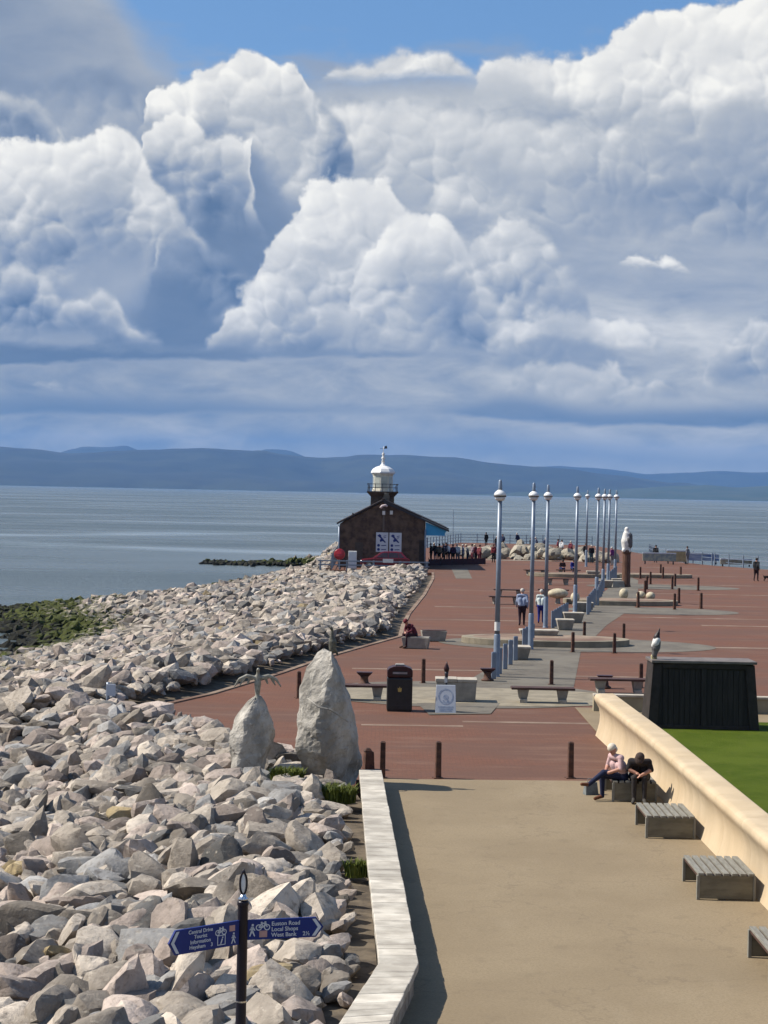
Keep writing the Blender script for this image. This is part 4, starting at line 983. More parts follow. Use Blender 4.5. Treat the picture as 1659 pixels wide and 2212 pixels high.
# ------------------------------------------------------------------ bird sculptures
def bird(name, label, prims, voxel, mats, loc, rz, scale=1.0):
    b = thing(name, label, 'sculpture', loc, rz); b.scale = (scale,) * 3
    link('body', fused('bird_body', prims, voxel, mats, 3), b); return b
# upright cormorant, unit about one metre tall, looking along -x
def cormorant():
    return [((0, 0, .18), (0, 0, .42), .12, .135, 0), ((0, 0, .42), (-.03, 0, .60), .13, .075, 0), ((-.03, 0, .60), (-.02, 0, .80), .065, .045, 0), ((-.02, 0, .80), (-.06, 0, .88), .045, .055, 0), ((-.06, 0, .88), (-.20, 0, .93), .030, .010, 0),
            ((.06, 0, .22), (.20, 0, -.02), .07, .03, 0), ((-.03, .05, .15), (-.04, .05, .0), .03, .03, 0), ((-.03, -.05, .15), (-.04, -.05, .0), .03, .03, 0)]
# ------------------------------------------------------------------ standing stones
def standing_stone(name, label, outline, base_z, yc, depth, seed, nlev=40, nseg=44, cut=.91):
    pts = [(AT(a, y, yc).x, AT(b, y, yc).x, AT((a + b) / 2, y, yc).z) for a, b, y in outline]
    pts = [((l + r) / 2 - (r - l) * .56, (l + r) / 2 + (r - l) * .56, z - base_z) for l, r, z in pts]; zt = pts[0][2]; cx = (pts[-1][0] + pts[-1][1]) / 2
    vs = []; rs = np.random.default_rng(seed)
    pl = [(rs.uniform(0, 2 * PI), rs.uniform(.80, .98)) for _ in range(6)]
    for i in range(nlev + 1):
        f = i / nlev; z = -0.5 + (zt + .5) * f
        zz = min(max(z, pts[-1][2]), pts[0][2])
        for a, b in zip(pts, pts[1:]):
            if b[2] <= zz <= a[2]:
                k = (zz - b[2]) / max(a[2] - b[2], 1e-6); l, r = b[0] + (a[0] - b[0]) * k, b[1] + (a[1] - b[1]) * k; break
        c, hw = (l + r) / 2, (r - l) / 2
        for s in range(nseg):
            a = 2 * PI * s / nseg; cc, ss = math.cos(a), math.sin(a)
            rr = min([1.0] + [d / max(math.cos(a - p), .05) if math.cos(a - p) > .05 else 1.0 for p, d in pl])
            n = 1 + .10 * mnoise.fractal(Vector((cc * 1.3 + seed, ss * 1.3, z * 1.4)), .8, 2.1, 5)
            x = c + hw * (abs(cc) ** .8 * (1 if cc > 0 else -1)) * rr * n; y = ss * depth * (.45 + .55 * min(1, hw / (.5 * (pts[-1][1] - pts[-1][0])))) * rr * n
            vs.append((x - cx, y, z + .05 * mnoise.noise(Vector((x * 3, y * 3, z * 3 + seed)))))
    Va = np.array(vs); H = zt
    for k in range(15):
        a = rs.uniform(-PI, 0) if k % 3 else rs.uniform(0, PI); nn = np.array([math.cos(a), math.sin(a) * .9, rs.normal() * .35]); nn /= np.linalg.norm(nn)
        c0 = np.array([0, 0, rs.uniform(.1, .9) * H]); dd = (Va - c0) @ nn; lim = np.quantile(dd[np.abs(Va[:, 2] - c0[2]) < .5 * H], rs.uniform(cut, .98)); ov = dd - lim
        Va = Va - np.where(ov > 0, ov * .92, 0)[:, None] * nn
    vs = [tuple(v_) for v_ in Va + 0.035 * np.array([[mnoise.fractal(Vector(tuple(v_ * 3.0 + q)), .8, 2.1, 4) for q in (0, 7, 13)] for v_ in Va])]
    fs = [(i * nseg + s, i * nseg + (s + 1) % nseg, (i + 1) * nseg + (s + 1) % nseg, (i + 1) * nseg + s) for i in range(nlev) for s in range(nseg)]
    fs += [tuple(nlev * nseg + s for s in range(nseg))]
    me = MB().add(vs, fs).mesh(name, MT['stone'], False)
    o = link(name, me, None, (cx, yc, base_z)); return tag(o, label, 'stone')
def _stone(t, p):
    pos = t.node('ShaderNodeNewGeometry').outputs['Position']
    a = t.noise(t.v('MULTIPLY', pos, (1, 1, .6)), 1.6, 6, 0.62); b = t.noise(pos, 7, 6, 0.65); w = t.noise(t.v('MULTIPLY', pos, (2.5, 2.5, .9)), 2.0, 4, .55)
    col = t.mixc(t.ramp(a, 0.38, 0.62), (0.39, 0.365, 0.325), (0.21, 0.195, 0.17))
    col = t.mixc(t.m('MULTIPLY', t.ramp(b, 0.52, 0.72), .6), col, (0.12, 0.105, 0.09)); col = t.mixc(t.m('MULTIPLY', t.ramp(w, .58, .70), .6), col, (0.54, 0.51, 0.45))
    t.l.new(col, p.inputs['Base Color']); p.inputs['Roughness'].default_value = .9
    bp = t.node('ShaderNodeBump'); bp.inputs['Strength'].default_value = .8; bp.inputs['Distance'].default_value = .08
    t.l.new(t.noise(pos, 4.5, 7, .65), bp.inputs['Height']); t.l.new(bp.outputs[0], p.inputs['Normal'])
MT['stone'] = flat_noise_mat('weathered_monolith', _stone)
st2 = standing_stone('standing_stone', 'tall grey standing stone with a bird sculpture on top, left of the wall end', [(698, 734, 1405), (686, 742, 1413), (671, 749, 1432), (660, 752, 1460), (650, 757, 1500), (649, 764, 1540), (643, 772, 1580), (640, 778, 1615), (642, 781, 1650)], 0.30, 40.3, .58, 4)
st1 = standing_stone('standing_stone', 'short pale standing stone carrying the bird with open wings', [(550, 562, 1506), (535, 568, 1514), (517, 578, 1532), (505, 586, 1555), (500, 594, 1585), (499, 599, 1615), (503, 596, 1642)], 0.30, 40.7, .42, 8, cut=.96)
obj('carved_band', MB().tube([(-.48, -.50, 1.62), (-.25, -.60, 1.45), (0, -.62, 1.40), (.2, -.58, 1.28), (.40, -.46, 1.12)], [.012, .02, .022, .02, .01], 8), MT['stone'], st2, smooth=True)
p = AT(718, 1408, 40.3)
bird('bird_sculpture', 'slim upright bronze bird on top of the tall standing stone', cormorant(), .016, [MT['bronze']], (p.x, p.y, p.z - .06), rad(25), .66)
p = AT(556, 1510, 40.7)
wing = []
for s in (-1, 1):
    wing += [((0, s * .06, .55), (0, s * .26, .60), .05, .045, 0), ((0, s * .26, .60), (0, s * .44, .52), .045, .035, 0), ((0, s * .44, .52), (0, s * .56, .34), .035, .018, 0), ((.0, s * .18, .55), (.01, s * .24, .42), .04, .025, 0), ((.0, s * .34, .52), (.01, s * .42, .38), .035, .02, 0)]
bird('bird_sculpture', 'pale bird sculpture holding its wings open on the short standing stone', [((0, 0, .02), (0, 0, .12), .10, .06, 0), ((0, 0, .1), (0, 0, .42), .05, .085, 0), ((0, 0, .42), (0, 0, .60), .085, .06, 0), ((0, 0, .60), (-.02, 0, .72), .045, .035, 0), ((-.02, 0, .72), (-.06, .0, .76), .042, .04, 0), ((-.06, 0, .76), (-.16, .02, .77), .018, .008, 0)] + wing, .016, [pm('pale_bronze', (0.34, 0.33, 0.28), (0.2, 0.19, 0.16), 9, .6)], (p.x, p.y, p.z - .04), rad(100), .92)
# white seabird on its column
cp = G(1352, 1268)
col_ = thing('bird_column', 'tall brown wooden column under the big white bird sculpture', 'column', (cp.x, cp.y, 0), rad(10))
obj('base_block', MB().frustum(-.7, -.1, 0, .45, .9, .9, .8, .8), MT['concrete'], col_, bevel=.02)
obj('shaft', MB().lathe([(.34, 0), (.33, .1), (.30, .3), (.29, 2.35), (.33, 2.42), (.31, 2.62)], 14), pm('brown_timber', (0.16, 0.085, 0.055), (0.09, 0.045, 0.03), 4, .8, .5, 20, stretch=(3, 3, .5)), col_)
prb = [((-.03, 0, .12), (-.03, 0, .55), .28, .34, 0), ((-.03, 0, .55), (-.02, 0, .98), .34, .25, 0), ((.16, -.08, .30), (.15, -.06, .92), .20, .20, 1), ((.08, -.22, .66), (.10, -.18, .28), .15, .12, 1), ((.12, -.1, .3), (.18, -.05, .02), .12, .08, 1), ((0, 0, .98), (-.02, 0, 1.18), .23, .16, 0), ((-.02, 0, 1.2), (-.02, 0, 1.32), .155, .15, 0), ((-.08, .1, 1.3), (-.12, .42, 1.22), .06, .02, 0), ((-.10, -.12, .12), (-.20, -.16, -.02), .12, .14, 0), ((.10, -.12, .06), (.14, -.16, -.04), .10, .12, 0)]
bird('bird_sculpture', 'big white seabird sculpture with grey wing perched on the brown column', prb, .04, [MT['birdwhite'], MT['birdgrey']], (cp.x, cp.y, 2.62), 0, 1.12)
# dark headed seabird on the timber block
prb = [((-.05, 0, .0), (-.07, 0, .10), .055, .045, 3), ((.06, .05, .02), (.03, .0, .12), .04, .05, 3), ((0, 0, .14), (.04, 0, .40), .085, .13, 1), ((.035, 0, .34), (.06, 0, .52), .135, .13, 1), ((.03, -.045, .50), (.07, -.045, .58), .115, .10, 0), ((.155, -.01, .38), (.13, -.01, .58), .035, .05, 0), ((-.06, -.03, .42), (-.0, -.03, .58), .05, .07, 0), ((.05, 0, .58), (.06, 0, .68), .115, .10, 2), ((.06, 0, .68), (.10, 0, .80), .095, .06, 2), ((.10, 0, .80), (.155, 0, .97), .045, .012, 2), ((0.02, 0, .16), (-.08, 0, .02), .05, .03, 1)]
p = AT(1414, 1424, 50.7)
bird('bird_sculpture', 'dark headed seabird sculpture with white collar standing on the timber block', prb, .017, [MT['birdwhite'], MT['birdgrey'], MT['birdbrown'], MT['birdfoot']], (p.x, 50.75, 1.955), rad(0), .90)

# ------------------------------------------------------------------ lamp posts
def make_lamp(label):
    l = thing('lamp_post', label, 'lamp post', group='blue grey lamp posts in a line along the jetty')
    obj('base_sleeve', MB().lathe([(.14, 0), (.14, .03), (.115, .05), (.112, 1.45), (.095, 1.50)], 18), MT['lampblue'], l, smooth=True, bevel=.004)
    obj('pole', MB().lathe([(.092, 1.46), (.075, 6.2)], 18), MT['lampblue'], l, smooth=True)
    hd = obj('lamp_head', MB().lathe([(.215, 6.34), (.208, 6.40), (.185, 6.45), (.14, 6.495), (.09, 6.53), (.07, 6.55)], 24), MT['lampwhite'], l, smooth=True)
    obj('rim', MB().lathe([(.17, 6.30), (.220, 6.305), (.225, 6.338), (.17, 6.339)], 24), MT['lampring'], hd, smooth=False)
    obj('bowl', MB().lathe([(.08, 6.16), (.13, 6.18), (.175, 6.23), (.195, 6.30)], 24), MT['lampwhite'], hd, smooth=True)
    obj('finial', MB().lathe([(.075, 6.545), (.07, 6.60), (.06, 6.86), (.03, 6.90)], 12), MT['lampblue'], l, smooth=True)
    return l
LP = [(1072, 1462, 'nearest tall blue grey lamp post with a white band on its pole'), (1146, 1403, 'second lamp post from the viewer, left of the long pale seat block'), (1178, 1356, 'third lamp post from the viewer, beside the walking pair'),
      (1242, 1322, 'fourth lamp post, standing apart before the distant cluster'), (1288, 1300, 'fifth lamp post, leftmost of the close cluster before the bird column'), (1302, 1277, 'sixth lamp post, in the middle of the distant cluster'), (1313, 1262, 'seventh lamp post, right of the middle in the distant cluster'), (1328, 1250, 'lamp post nearest to the white bird on the column'), (1266, 1224, 'farthest and smallest lamp post between the fourth and fifth')]
lamp0 = make_lamp(LP[0][2]); q = G(*LP[0][:2]); lamp0.location = q
for a, b, t_ in LP[1:]: dup(lamp0, G(a, b), rad(a * 7 % 90), t_)
obj('notice_band', MB().lathe([(.100, 1.62), (.100, 1.92)], 18), MT['white'], lamp0)

# ------------------------------------------------------------------ street furniture on the jetty
def Z(px, py, px2, py2): return (Vector(G(px, py)) - Vector(G(px2, py2))).length
# thin rusty bollards: (x, y of the foot, y of the top, label)
def make_post(label, h, group):
    p = thing('steel_post', label, 'bollard', group=group)
    obj('shaft', MB().frustum(0, 0, 0, h, .13, .13, .115, .115), MT['rust'], p, bevel=.012)
    obj('cap', MB().frustum(0, 0, h + .001, h + .03, .125, .125, .07, .07), MT['rust'], p)
    obj('foot_plate', MB().box(-.11, .11, -.11, .11, .002, .02), MT['rust'], p)
    return p
POSTS = [(826, 1681, 'rusty square post at the end of the capped wall'), (946, 1681, 'rusty square post alone in the middle of the brick edge'), (1232, 1681, 'rusty square post nearest the seated couple'),
         (914, 1476, 'rusty post behind the concrete block, right of the litter bin'), (1191, 1479, 'rusty post behind the wooden topped bench'), (1384, 1486, 'rusty post left of the timber block'), (645, 1508, 'rusty post half hidden by the tall standing stone'),
         (1237, 1409, 'rusty post in front of the low round plinth, left one of two'), (1327, 1411, 'rusty post in front of the low round plinth, right one of two'), (1262, 1383, 'rusty post just behind the low round plinth beside the grey paving'), (1347, 1387, 'rusty post behind the right tip of the low round plinth')]
FARP = [(1508, 1276), (1514, 1315), (1457, 1317), (1466, 1303), (1452, 1273), (1458, 1267), (1470, 1249), (1427, 1243), (1432, 1250), (1405, 1262), (1397, 1273), (1393, 1284), (1383, 1250), (1378, 1313)]
pst0 = None
for x, y, lab in POSTS:
    if pst0 is None: pst0 = make_post(lab, .80, 'rusty posts on the near part of the jetty'); pst0.location = G(x, y)
    else: dup(pst0, G(x, y), rad(x % 17), lab)
for x, y in FARP: dup(pst0, G(x, y), rad(x % 23), 'rusty post in the distant group right of the white bird column', 'distant rusty posts right of the bird column', (1.15, 1.15, 1.12))

# litter bin
q = G(862, 1535)
lb = thing('litter_bin', 'black litter bin with a gold emblem and maroon domed hood', 'litter bin', q, rad(1))
w, d, h = .74, .58, 1.36
obj('body', MB().box(-w / 2, w / 2, -d / 2, d / 2, .03, .98), MT['black'], lb, bevel=.03)
obj('plinth', MB().box(-w / 2 + .02, w / 2 - .02, -d / 2 + .02, d / 2 - .02, 0, .04), MT['black'], lb)
m = MB(); m.side([(-w / 2, 1.0), (w / 2, 1.0), (w / 2, 1.20), (w / 2 - .06, 1.27), (.16, 1.32), (-.16, 1.32), (-w / 2 + .06, 1.27), (-w / 2, 1.20)], -d / 2, d / 2)
hd = obj('hood', m, MT['maroon'], lb, bevel=.02)
obj('aperture', MB().box(-.22, .22, -d / 2 - .006, -d / 2 + .05, 1.07, 1.18), MT['black'], hd)
obj('lettering_strip', MB().box(-.21, .21, -d / 2 - .012, -d / 2 - .004, 1.10, 1.155), pm('pale_strip', (0.34, 0.30, 0.30)), hd)
obj('top_plate', MB().box(-.13, .13, -.12, .12, 1.325, 1.37), pm('bin_ashtray', (0.36, 0.34, 0.32)), lb, bevel=.01)
obj('seam', MB().box(-w / 2 + .03, w / 2 - .03, -d / 2 - .003, -d / 2 + .02, .935, .95), pm('bin_trim', (0.05, 0.05, 0.055)), lb)
obj('kick_strip', MB().box(-w / 2 + .03, w / 2 - .03, -d / 2 - .003, -d / 2 + .02, .17, .185), pm('bin_trim2', (0.05, 0.05, 0.055)), lb)
m = MB(); m.box(-.045, .045, -d / 2 - .004, -d / 2 + .01, .58, .60); m.add([(-.05, -d / 2 - .004, .60), (.05, -d / 2 - .004, .60), (.06, -d / 2 - .004, .70), (.02, -d / 2 - .004, .68), (.0, -d / 2 - .004, .74), (-.02, -d / 2 - .004, .68), (-.06, -d / 2 - .004, .70)], [(0, 1, 2, 3, 4, 5, 6)])
obj('emblem', m, MT['gold'], lb)
# A-board
q = G(962, 1539)
ab = thing('a_board', 'white pavement A-board with a pale blue round drawing in front of the concrete block', 'sign', q, rad(0))
for s in (1, -1):
    pnl = MB().hexa([(-.30, -s * .26 - .012, 0), (.30, -s * .26 - .012, 0), (.30, -s * .26 + .012, 0), (-.30, -s * .26 + .012, 0), (-.28, -s * .03 - .012, .80), (.28, -s * .03 - .012, .80), (.28, -s * .03 + .012, .80), (-.28, -s * .03 + .012, .80)])
    e = obj('panel', pnl, pm('board_white', (0.50, 0.54, 0.60), (0.44, 0.48, 0.54), 3, .6), ab, bevel=.006)
m = MB()
def on_board(x, z): return (x, -.26 + .23 * z / .8 - .0155, z)
def ring_b(cx, cz, r0, r1, n=28, a0=0, a1=2 * PI):
    vs = [on_board(cx + r * math.cos(a0 + (a1 - a0) * k / n), cz + r * math.sin(a0 + (a1 - a0) * k / n)) for k in range(n + 1) for r in (r0, r1)]
    m.add(vs, [(2 * k, 2 * k + 1, 2 * k + 3, 2 * k + 2) for k in range(n)])
ring_b(0, .48, .185, .225); ring_b(0, .46, .02, .075); ring_b(.0, .38, .05, .09, 12, PI, 2 * PI)
for k, (xa, xb, z) in enumerate(((-.22, .22, .17), (-.19, .2, .11), (-.2, .17, .06))): m.add([on_board(xa, z), on_board(xb, z), on_board(xb, z + .035), on_board(xa, z + .035)], [(0, 1, 2, 3)])
obj('drawing', m, pm('board_blue', (0.22, 0.28, 0.40), (0.36, 0.41, 0.5), 14, .6), ab)
# concrete block behind it with a maroon tipped marker
q = G(985, 1517)
cb = thing('concrete_block', 'grey concrete seat block with pale coping behind the A-board', 'block', (q.x, q.y, .016), rad(-1))
obj('body', MB().frustum(0, .35, 0, .60, 1.18, .70, 1.24, .74), MT['concrete'], cb, bevel=.01)
for xa, xb in ((-.64, .02), (.03, .64)): obj('coping', MB().box(xa, xb, -.04, .74, .602, .70 if xa < 0 else .69), MT['palestone'], cb, bevel=.012)
q = G(963, 1526)
mk = thing('marker_post', 'slim dark marker with a maroon pointed tip standing behind the A-board', 'post', (q.x, q.y, .02))
obj('shaft', MB().lathe([(.035, 0), (.03, .6), (.055, .95), (.06, 1.02)], 12), MT['darkmetal'], mk, smooth=True)
obj('tip', MB().lathe([(.062, 1.021), (.085, 1.10), (.07, 1.17), (.03, 1.26), (.008, 1.34)], 12), MT['maroon'], mk, smooth=True)
obj('tag_plate', MB().box(-.06, .03, -.045, -.036, .70, .86), MT['white'], mk)

# wooden topped benches on tapered concrete legs
def make_tbench(label, L=1.95):
    b = thing('wooden_bench', label, 'bench', group='wooden topped benches on the jetty')
    for i in range(4): obj('plank', MB().box(-L / 2, L / 2, -.26 + i * .13, -.135 + i * .13, .40, .47), MT['darkwood'], b, bevel=.008)
    for s in (-1, 1):
        x0 = s * L * .31
        m = MB().hexa([(x0 - .10, -.12, 0), (x0 + .10, -.12, 0), (x0 + .10, .20, 0), (x0 - .10, .20, 0), (x0 - .17, -.22, .398), (x0 + .17, -.22, .398), (x0 + .17, .22, .398), (x0 - .17, .22, .398)])
        obj('leg', m, MT['concrete'], b, bevel=.012)
        obj('leg_foot', MB().box(x0 - .12, x0 + .12, -.26, -.122, 0, .11), MT['palestone'], b, bevel=.01)
    return b
WB = [(1173, 1520, 0, 'dark wooden bench on two tapered legs right of the concrete block'), (1338, 1499, 2, 'dark wooden bench just behind the end of the cream wall'), (1092, 1306, 4, 'dark bench left of the walking pair'), (1100, 1290, 0, 'dark bench right behind the one left of the walking pair'), (1196, 1290, -6, 'long dark bench behind the pale stone eggs'), (1158, 1244, 8, 'distant dark bench left of the second lamp post pole'), (1228, 1244, -4, 'distant dark bench where two people sit by the rocks'), (1205, 1264, 10, 'dark low bench between the second and fourth lamp posts'), (772, 1514, 0, 'bench behind the litter bin, half hidden by the tall stone')]
tb0 = make_tbench(WB[0][3]); tb0.location = G(1173, 1520) + Vector((0, .2, .016))
for x, y, a, lab in WB[1:]: dup(tb0, G(x, y) + Vector((0, .2, .016)), rad(a), lab)
# curved stone seats by the rocks
def curved_seat(label, px, py, rz, L=1.6, top=MT['concrete']):
    q = G(px, py); c = thing('garden_seat', label, 'seat', (q.x, q.y, .016), rz)
    m = MB(); n = 8; vs = []
    for k in range(n + 1):
        a = (k / n - .5) * .5; x = L * (k / n - .5); y = .18 * math.cos(a * 3) - .18
        vs += [(x * .86, y + .05, 0), (x * .86, y + .5, 0), (x, y + .56, .44), (x, y, .44)]
    fs = [(4 * k + j, 4 * k + (j + 1) % 4, 4 * k + 4 + (j + 1) % 4, 4 * k + 4 + j) for k in range(n) for j in range(4)] + [(3, 2, 1, 0), (4 * n, 4 * n + 1, 4 * n + 2, 4 * n + 3)]
    m.add(vs, fs); o = obj('body', m, MT['concrete'], c, bevel=.012)
    bm = bmesh.new(); bm.from_mesh(o.data); bmesh.ops.recalc_face_normals(bm, faces=bm.faces); bm.to_mesh(o.data); bm.free()
    t2 = MB(); t2.box(-L / 2 + .03, L / 2 - .03, .0, .52, .442, .47); obj('seat_slab', t2, MT['darkwood'] if top is None else top, c, bevel=.01)
    return c
curved_seat('stone seat by the rocks with the person in maroon on it', 897, 1402, rad(-8), 1.15)
curved_seat('dark topped stone seat just right of the person in maroon', 938, 1386, rad(6), 1.1, None)
# pale tapered seat blocks beside the lamp posts
def seat_block(label, px, py, L, W=.7, H=.45, rz=0):
    q = G(px, py); c = thing('seat_block', label, 'seat', (q.x, q.y + W / 2, .02), rz, 'pale stone seat blocks beside the lamp posts')
    obj('body', MB().frustum(0, 0, 0, H - .08, L * .78, W * .7, L, W), MT['concrete'], c, bevel=.01)
    obj('seat_slab', MB().box(-L / 2 - .02, L / 2 + .02, -W / 2 - .02, W / 2 + .02, H - .078, H), MT['palestone'], c, bevel=.012)
for a in ((1122, 1426, .85, .9), (1165, 1387, 1.65, .8), (1222, 1362, .8, .8), (1240, 1346, 1.0, .7), (1262, 1322, 1.0, .7), (1308, 1270, 1.1, .8), (1336, 1266, .9, .7), (1282, 1248, 1.0, .7)):
    lab = {1122: 'pale topped seat block nearest the viewer beside the row of posts', 1165: 'long pale seat block on the low round plinth', 1222: 'pale seat block behind the long one, left of two', 1240: 'pale seat block behind the long one, right of two', 1262: 'pale seat block behind the fourth lamp post', 1308: 'pale seat block at the foot of the lamp cluster', 1336: 'pale seat block at the foot of the bird column', 1282: 'farthest pale seat block, a bright square left of the lamp cluster'}[a[0]]
    seat_block(lab, a[0], a[1], a[2], a[3], .50)
# rows of blue-grey posts
def prow(n, a, b, h, where):
    A, B = G(*a), G(*b)
    for i in range(n):
        p = A.lerp(B, i / max(n - 1, 1)); pt = thing('rail_post', f'short blue grey post in the row {where}', 'post', (p.x, p.y, .01), rad(20), f'posts in the row {where}')
        obj('shaft', MB().frustum(0, 0, 0, h, .17, .07, .17, .07), MT['lampblue'], pt, bevel=.01); obj('cap', MB().frustum(0, 0, h + .001, h + .03, .17, .07, .14, .04), MT['lampblue'], pt)
prow(5, (1066, 1467), (1113, 1427), .90, 'beside the nearest lamp post'); prow(4, (1132, 1404), (1150, 1392), .85, 'before the second lamp post'); prow(7, (1194, 1357), (1224, 1337), .80, 'beside the third lamp post')
prow(5, (1270, 1328), (1284, 1308), .95, 'beside the fifth lamp post'); prow(5, (1291, 1308), (1300, 1283), .9, 'in the middle of the lamp cluster'); prow(4, (1318, 1265), (1330, 1252), 1.0, 'left of the bird column')
# low round plinths with stone eggs
def plinth(label, px, py, r, sx, h=.27):
    q = G(px, py); c = thing('round_plinth', label, 'plinth', (q.x, q.y, .004))
    obj('rim', MB().prism(disc(0, 0, r, 48, sx), 0.0, h), MT['stonepave'], c, bevel=.02)
    obj('top_paving', MB().prism(disc(0, 0, r - .25, 48, sx), h - .05, h + .006), MT['palepave'], c)
plinth('low round stone plinth under the second lamp post', 1178, 1391, 1.9, 1.9); plinth('low round stone plinth with stone eggs right of the lamp posts', 1340, 1305, 1.8, 1.9); plinth('low pale plinth far back left of the bird column', 1240, 1246, 1.8, 2.0); plinth('low pale stone plinth far back right of the bird column', 1400, 1247, 1.6, 2.2)
EGG = pm('egg_stone', (0.60, 0.53, 0.38), (0.42, 0.36, 0.25), 5, .8, .4, 20)
for k, (x, y, s, lab) in enumerate(((1205, 1304, (.60, .36, .30), 'big flattened stone egg on a short stem left of the fourth lamp post'), (1242, 1308, (.27, .27, .31), 'round stone egg behind the fourth lamp post'), (1347, 1300, (.28, .28, .33), 'upright pale stone egg alone on the plinth'), (1384, 1301, (.31, .28, .26), 'mossy stone egg, left of the pair on the plinth'), (1405, 1302, (.34, .28, .25), 'smooth stone egg, right end of the plinth'))):
    q = G(x, y); zb = .30 if k == 0 else .16
    e = thing('stone_egg', lab, 'sculpture', (q.x, q.y, zb), rad(20 * k))
    obj('egg', MB().ball((0, 0, s[2]), 1.0, 20, 12, s), EGG, e, smooth=True)
    obj('stem', MB().lathe([(.16, -zb), (.12, .05)], 12), MT['concrete'], e)
# cast mooring bollards
def mooring(label, px, py):
    q = G(px, py); c = thing('mooring_bollard', label, 'mooring bollard', (q.x, q.y, .02), 0, 'cast mooring bollards')
    obj('stem', MB().lathe([(.22, 0), (.22, .03), (.14, .08), (.12, .22), (.16, .30)], 16), MT['rust'], c, smooth=True)
    obj('head', MB().frustum(0, 0, .301, .42, .34, .26, .56, .32), MT['maroon'], c, bevel=.03)
mooring('dark maroon mooring bollard left of the litter bin', 787, 1480); mooring('dark mooring bollard at the foot of the nearest lamp post', 1053, 1471); mooring('dark maroon mooring bollard above the bench by the cream wall', 1306, 1487)
# squared timber stump beside the tall stone
q = G(796, 1662)
tag(obj('timber_stump', MB().frustum(0, 0, 0, .42, .24, .24, .2, .2).frustum(-.03, 0, .42, .50, .2, .2, .1, .1), MT['rust'], None, (q.x, q.y, 0), rad(15), bevel=.02), 'dark squared stump between the tall standing stone and the wall end', 'post')
# little sign on a pole in the rocks
q = G(240, 1545)
sp_ = thing('pole_sign', 'small pale sign plate on a grey pole among the rocks', 'sign', (q.x - .1, q.y, .0))
obj('pole', MB().lathe([(.05, 0), (.05, .92)], 10), MT['lampblue'], sp_, smooth=True); obj('plate', MB().box(-.04, .22, -.09, -.06, .55, .88), MT['whiteplain'], sp_, bevel=.006)

# ------------------------------------------------------------------ cafe with the old lighthouse
CY = 155.0
cf = thing('cafe_building', 'dark stone cafe with a slate gable roof and blue awning end', 'building', (0, CY, 0))
xl, xr_, ez, rz_, rx = -3.66, 3.50, 3.74, 5.68, -0.05
sl_r = (rz_ - 3.32) / (5.42 - rx)
er = rz_ - sl_r * (xr_ - rx)
obj('gable_wall', MB().side([(xl, 0), (xr_, 0), (xr_, er - .1), (rx, rz_ - .12), (xl, ez - .1)], 0, 17), MT['stonewall'], cf)
roof = obj('roof', MB().side([(xl - .25, ez - .16), (rx, rz_ - .05), (5.45, 3.32), (5.45, 3.44), (rx, rz_ + .10), (xl - .28, ez - .02)], -.18, 17.3), MT['slate'], cf)
obj('ridge_tile', MB().box(rx - .12, rx + .12, -.19, 17.31, rz_ + .02, rz_ + .16), MT['slate'], roof)
obj('fascia_board', MB().side([(rx, rz_ - .06), (5.47, 3.30), (5.47, 3.13), (rx + .02, rz_ - .24)][::-1], -.22, -.185), MT['darkmetal'], roof)
obj('chimney_pot', MB().lathe([(.08, 4.0), (.07, 4.55)], 10, (xl + 1.05, .6, 0)), MT['slate'], roof)
obj('awning_end', MB().side([(xr_ + .02, 2.98), (5.12, 2.98), (5.30, 3.24), (xr_ + .02, er - .24)], -.05, .0), MT['awning'], cf)
obj('awning_valance', MB().box(xr_ + .02, 5.14, -.06, 16.6, 2.80, 2.975), MT['awning'], cf)
for x in (xl - .06, xr_ - .0): obj('drainpipe', MB().lathe([(.07, 0), (.07, 3.5 if x < 0 else 3.3)], 10, (x, -.09, 0)), MT['lampblue'], cf, smooth=True)
obj('side_window', MB().box(xr_ - .5, xr_ - .1, -.03, .0, .0, 2.4), MT['shedframe'], cf)
for k, (x, lab) in enumerate(((-.62, 'left poster with blue figure'), (.50, 'right poster with blue figure'))):
    fr = obj('poster', MB().box(x, x + 1.02, -.07, -.02, 1.34, 2.98), MT['whiteplain'], cf, bevel=.02, label=lab)
    m = MB(); f2 = lambda pts: m.add([(x + a, -.074, 1.34 + b) for a, b in pts], [tuple(range(len(pts)))])
    f2([(.10, 1.36), (.28, 1.50), (.42, 1.42), (.44, 1.28), (.60, 1.10), (.84, .82), (.74, .78), (.56, .92), (.36, .84), (.30, .98), (.40, 1.12), (.30, 1.22)]); f2([(.62, 1.36), (.86, 1.40), (.84, 1.34), (.62, 1.30)]); f2([(.62, 1.22), (.84, 1.26), (.82, 1.20), (.62, 1.16)])
    for cz in (.56, .22): f2([(.22 + .12 * math.cos(2 * PI * q / 12), cz + .12 * math.sin(2 * PI * q / 12)) for q in range(12)]); f2([(.45, cz - .05), (.86, cz - .03), (.86, cz + .04), (.45, cz + .02)])
    obj('print', m, MT['blueprint'], fr)
obj('flood_light', MB().tube([(-.30, -.5, 5.02), (-.15, -.45, 5.20), (.10, -.42, 5.26), (.28, -.42, 5.16)], [.10, .11, .10, .09], 10), pm('pinkish_light', (0.6, 0.5, 0.5)), cf, smooth=True)
for x, z in ((-.02, 4.62), (.62, 4.66)): obj('alarm_box', MB().box(x - .12, x + .12, -.14, -.01, z - .16, z + .16), MT['white'], cf, bevel=.02)
obj('cable_trunk', MB().box(-.09, .06, -.10, -.01, 3.1, 5.0), pm('trunking', (0.16, 0.13, 0.11)), cf)
obj('blocked_doorway', MB().box(-2.35, -1.7, -.04, -.005, .3, 2.1), pm('grey_panel', (0.085, 0.07, 0.058)), cf)
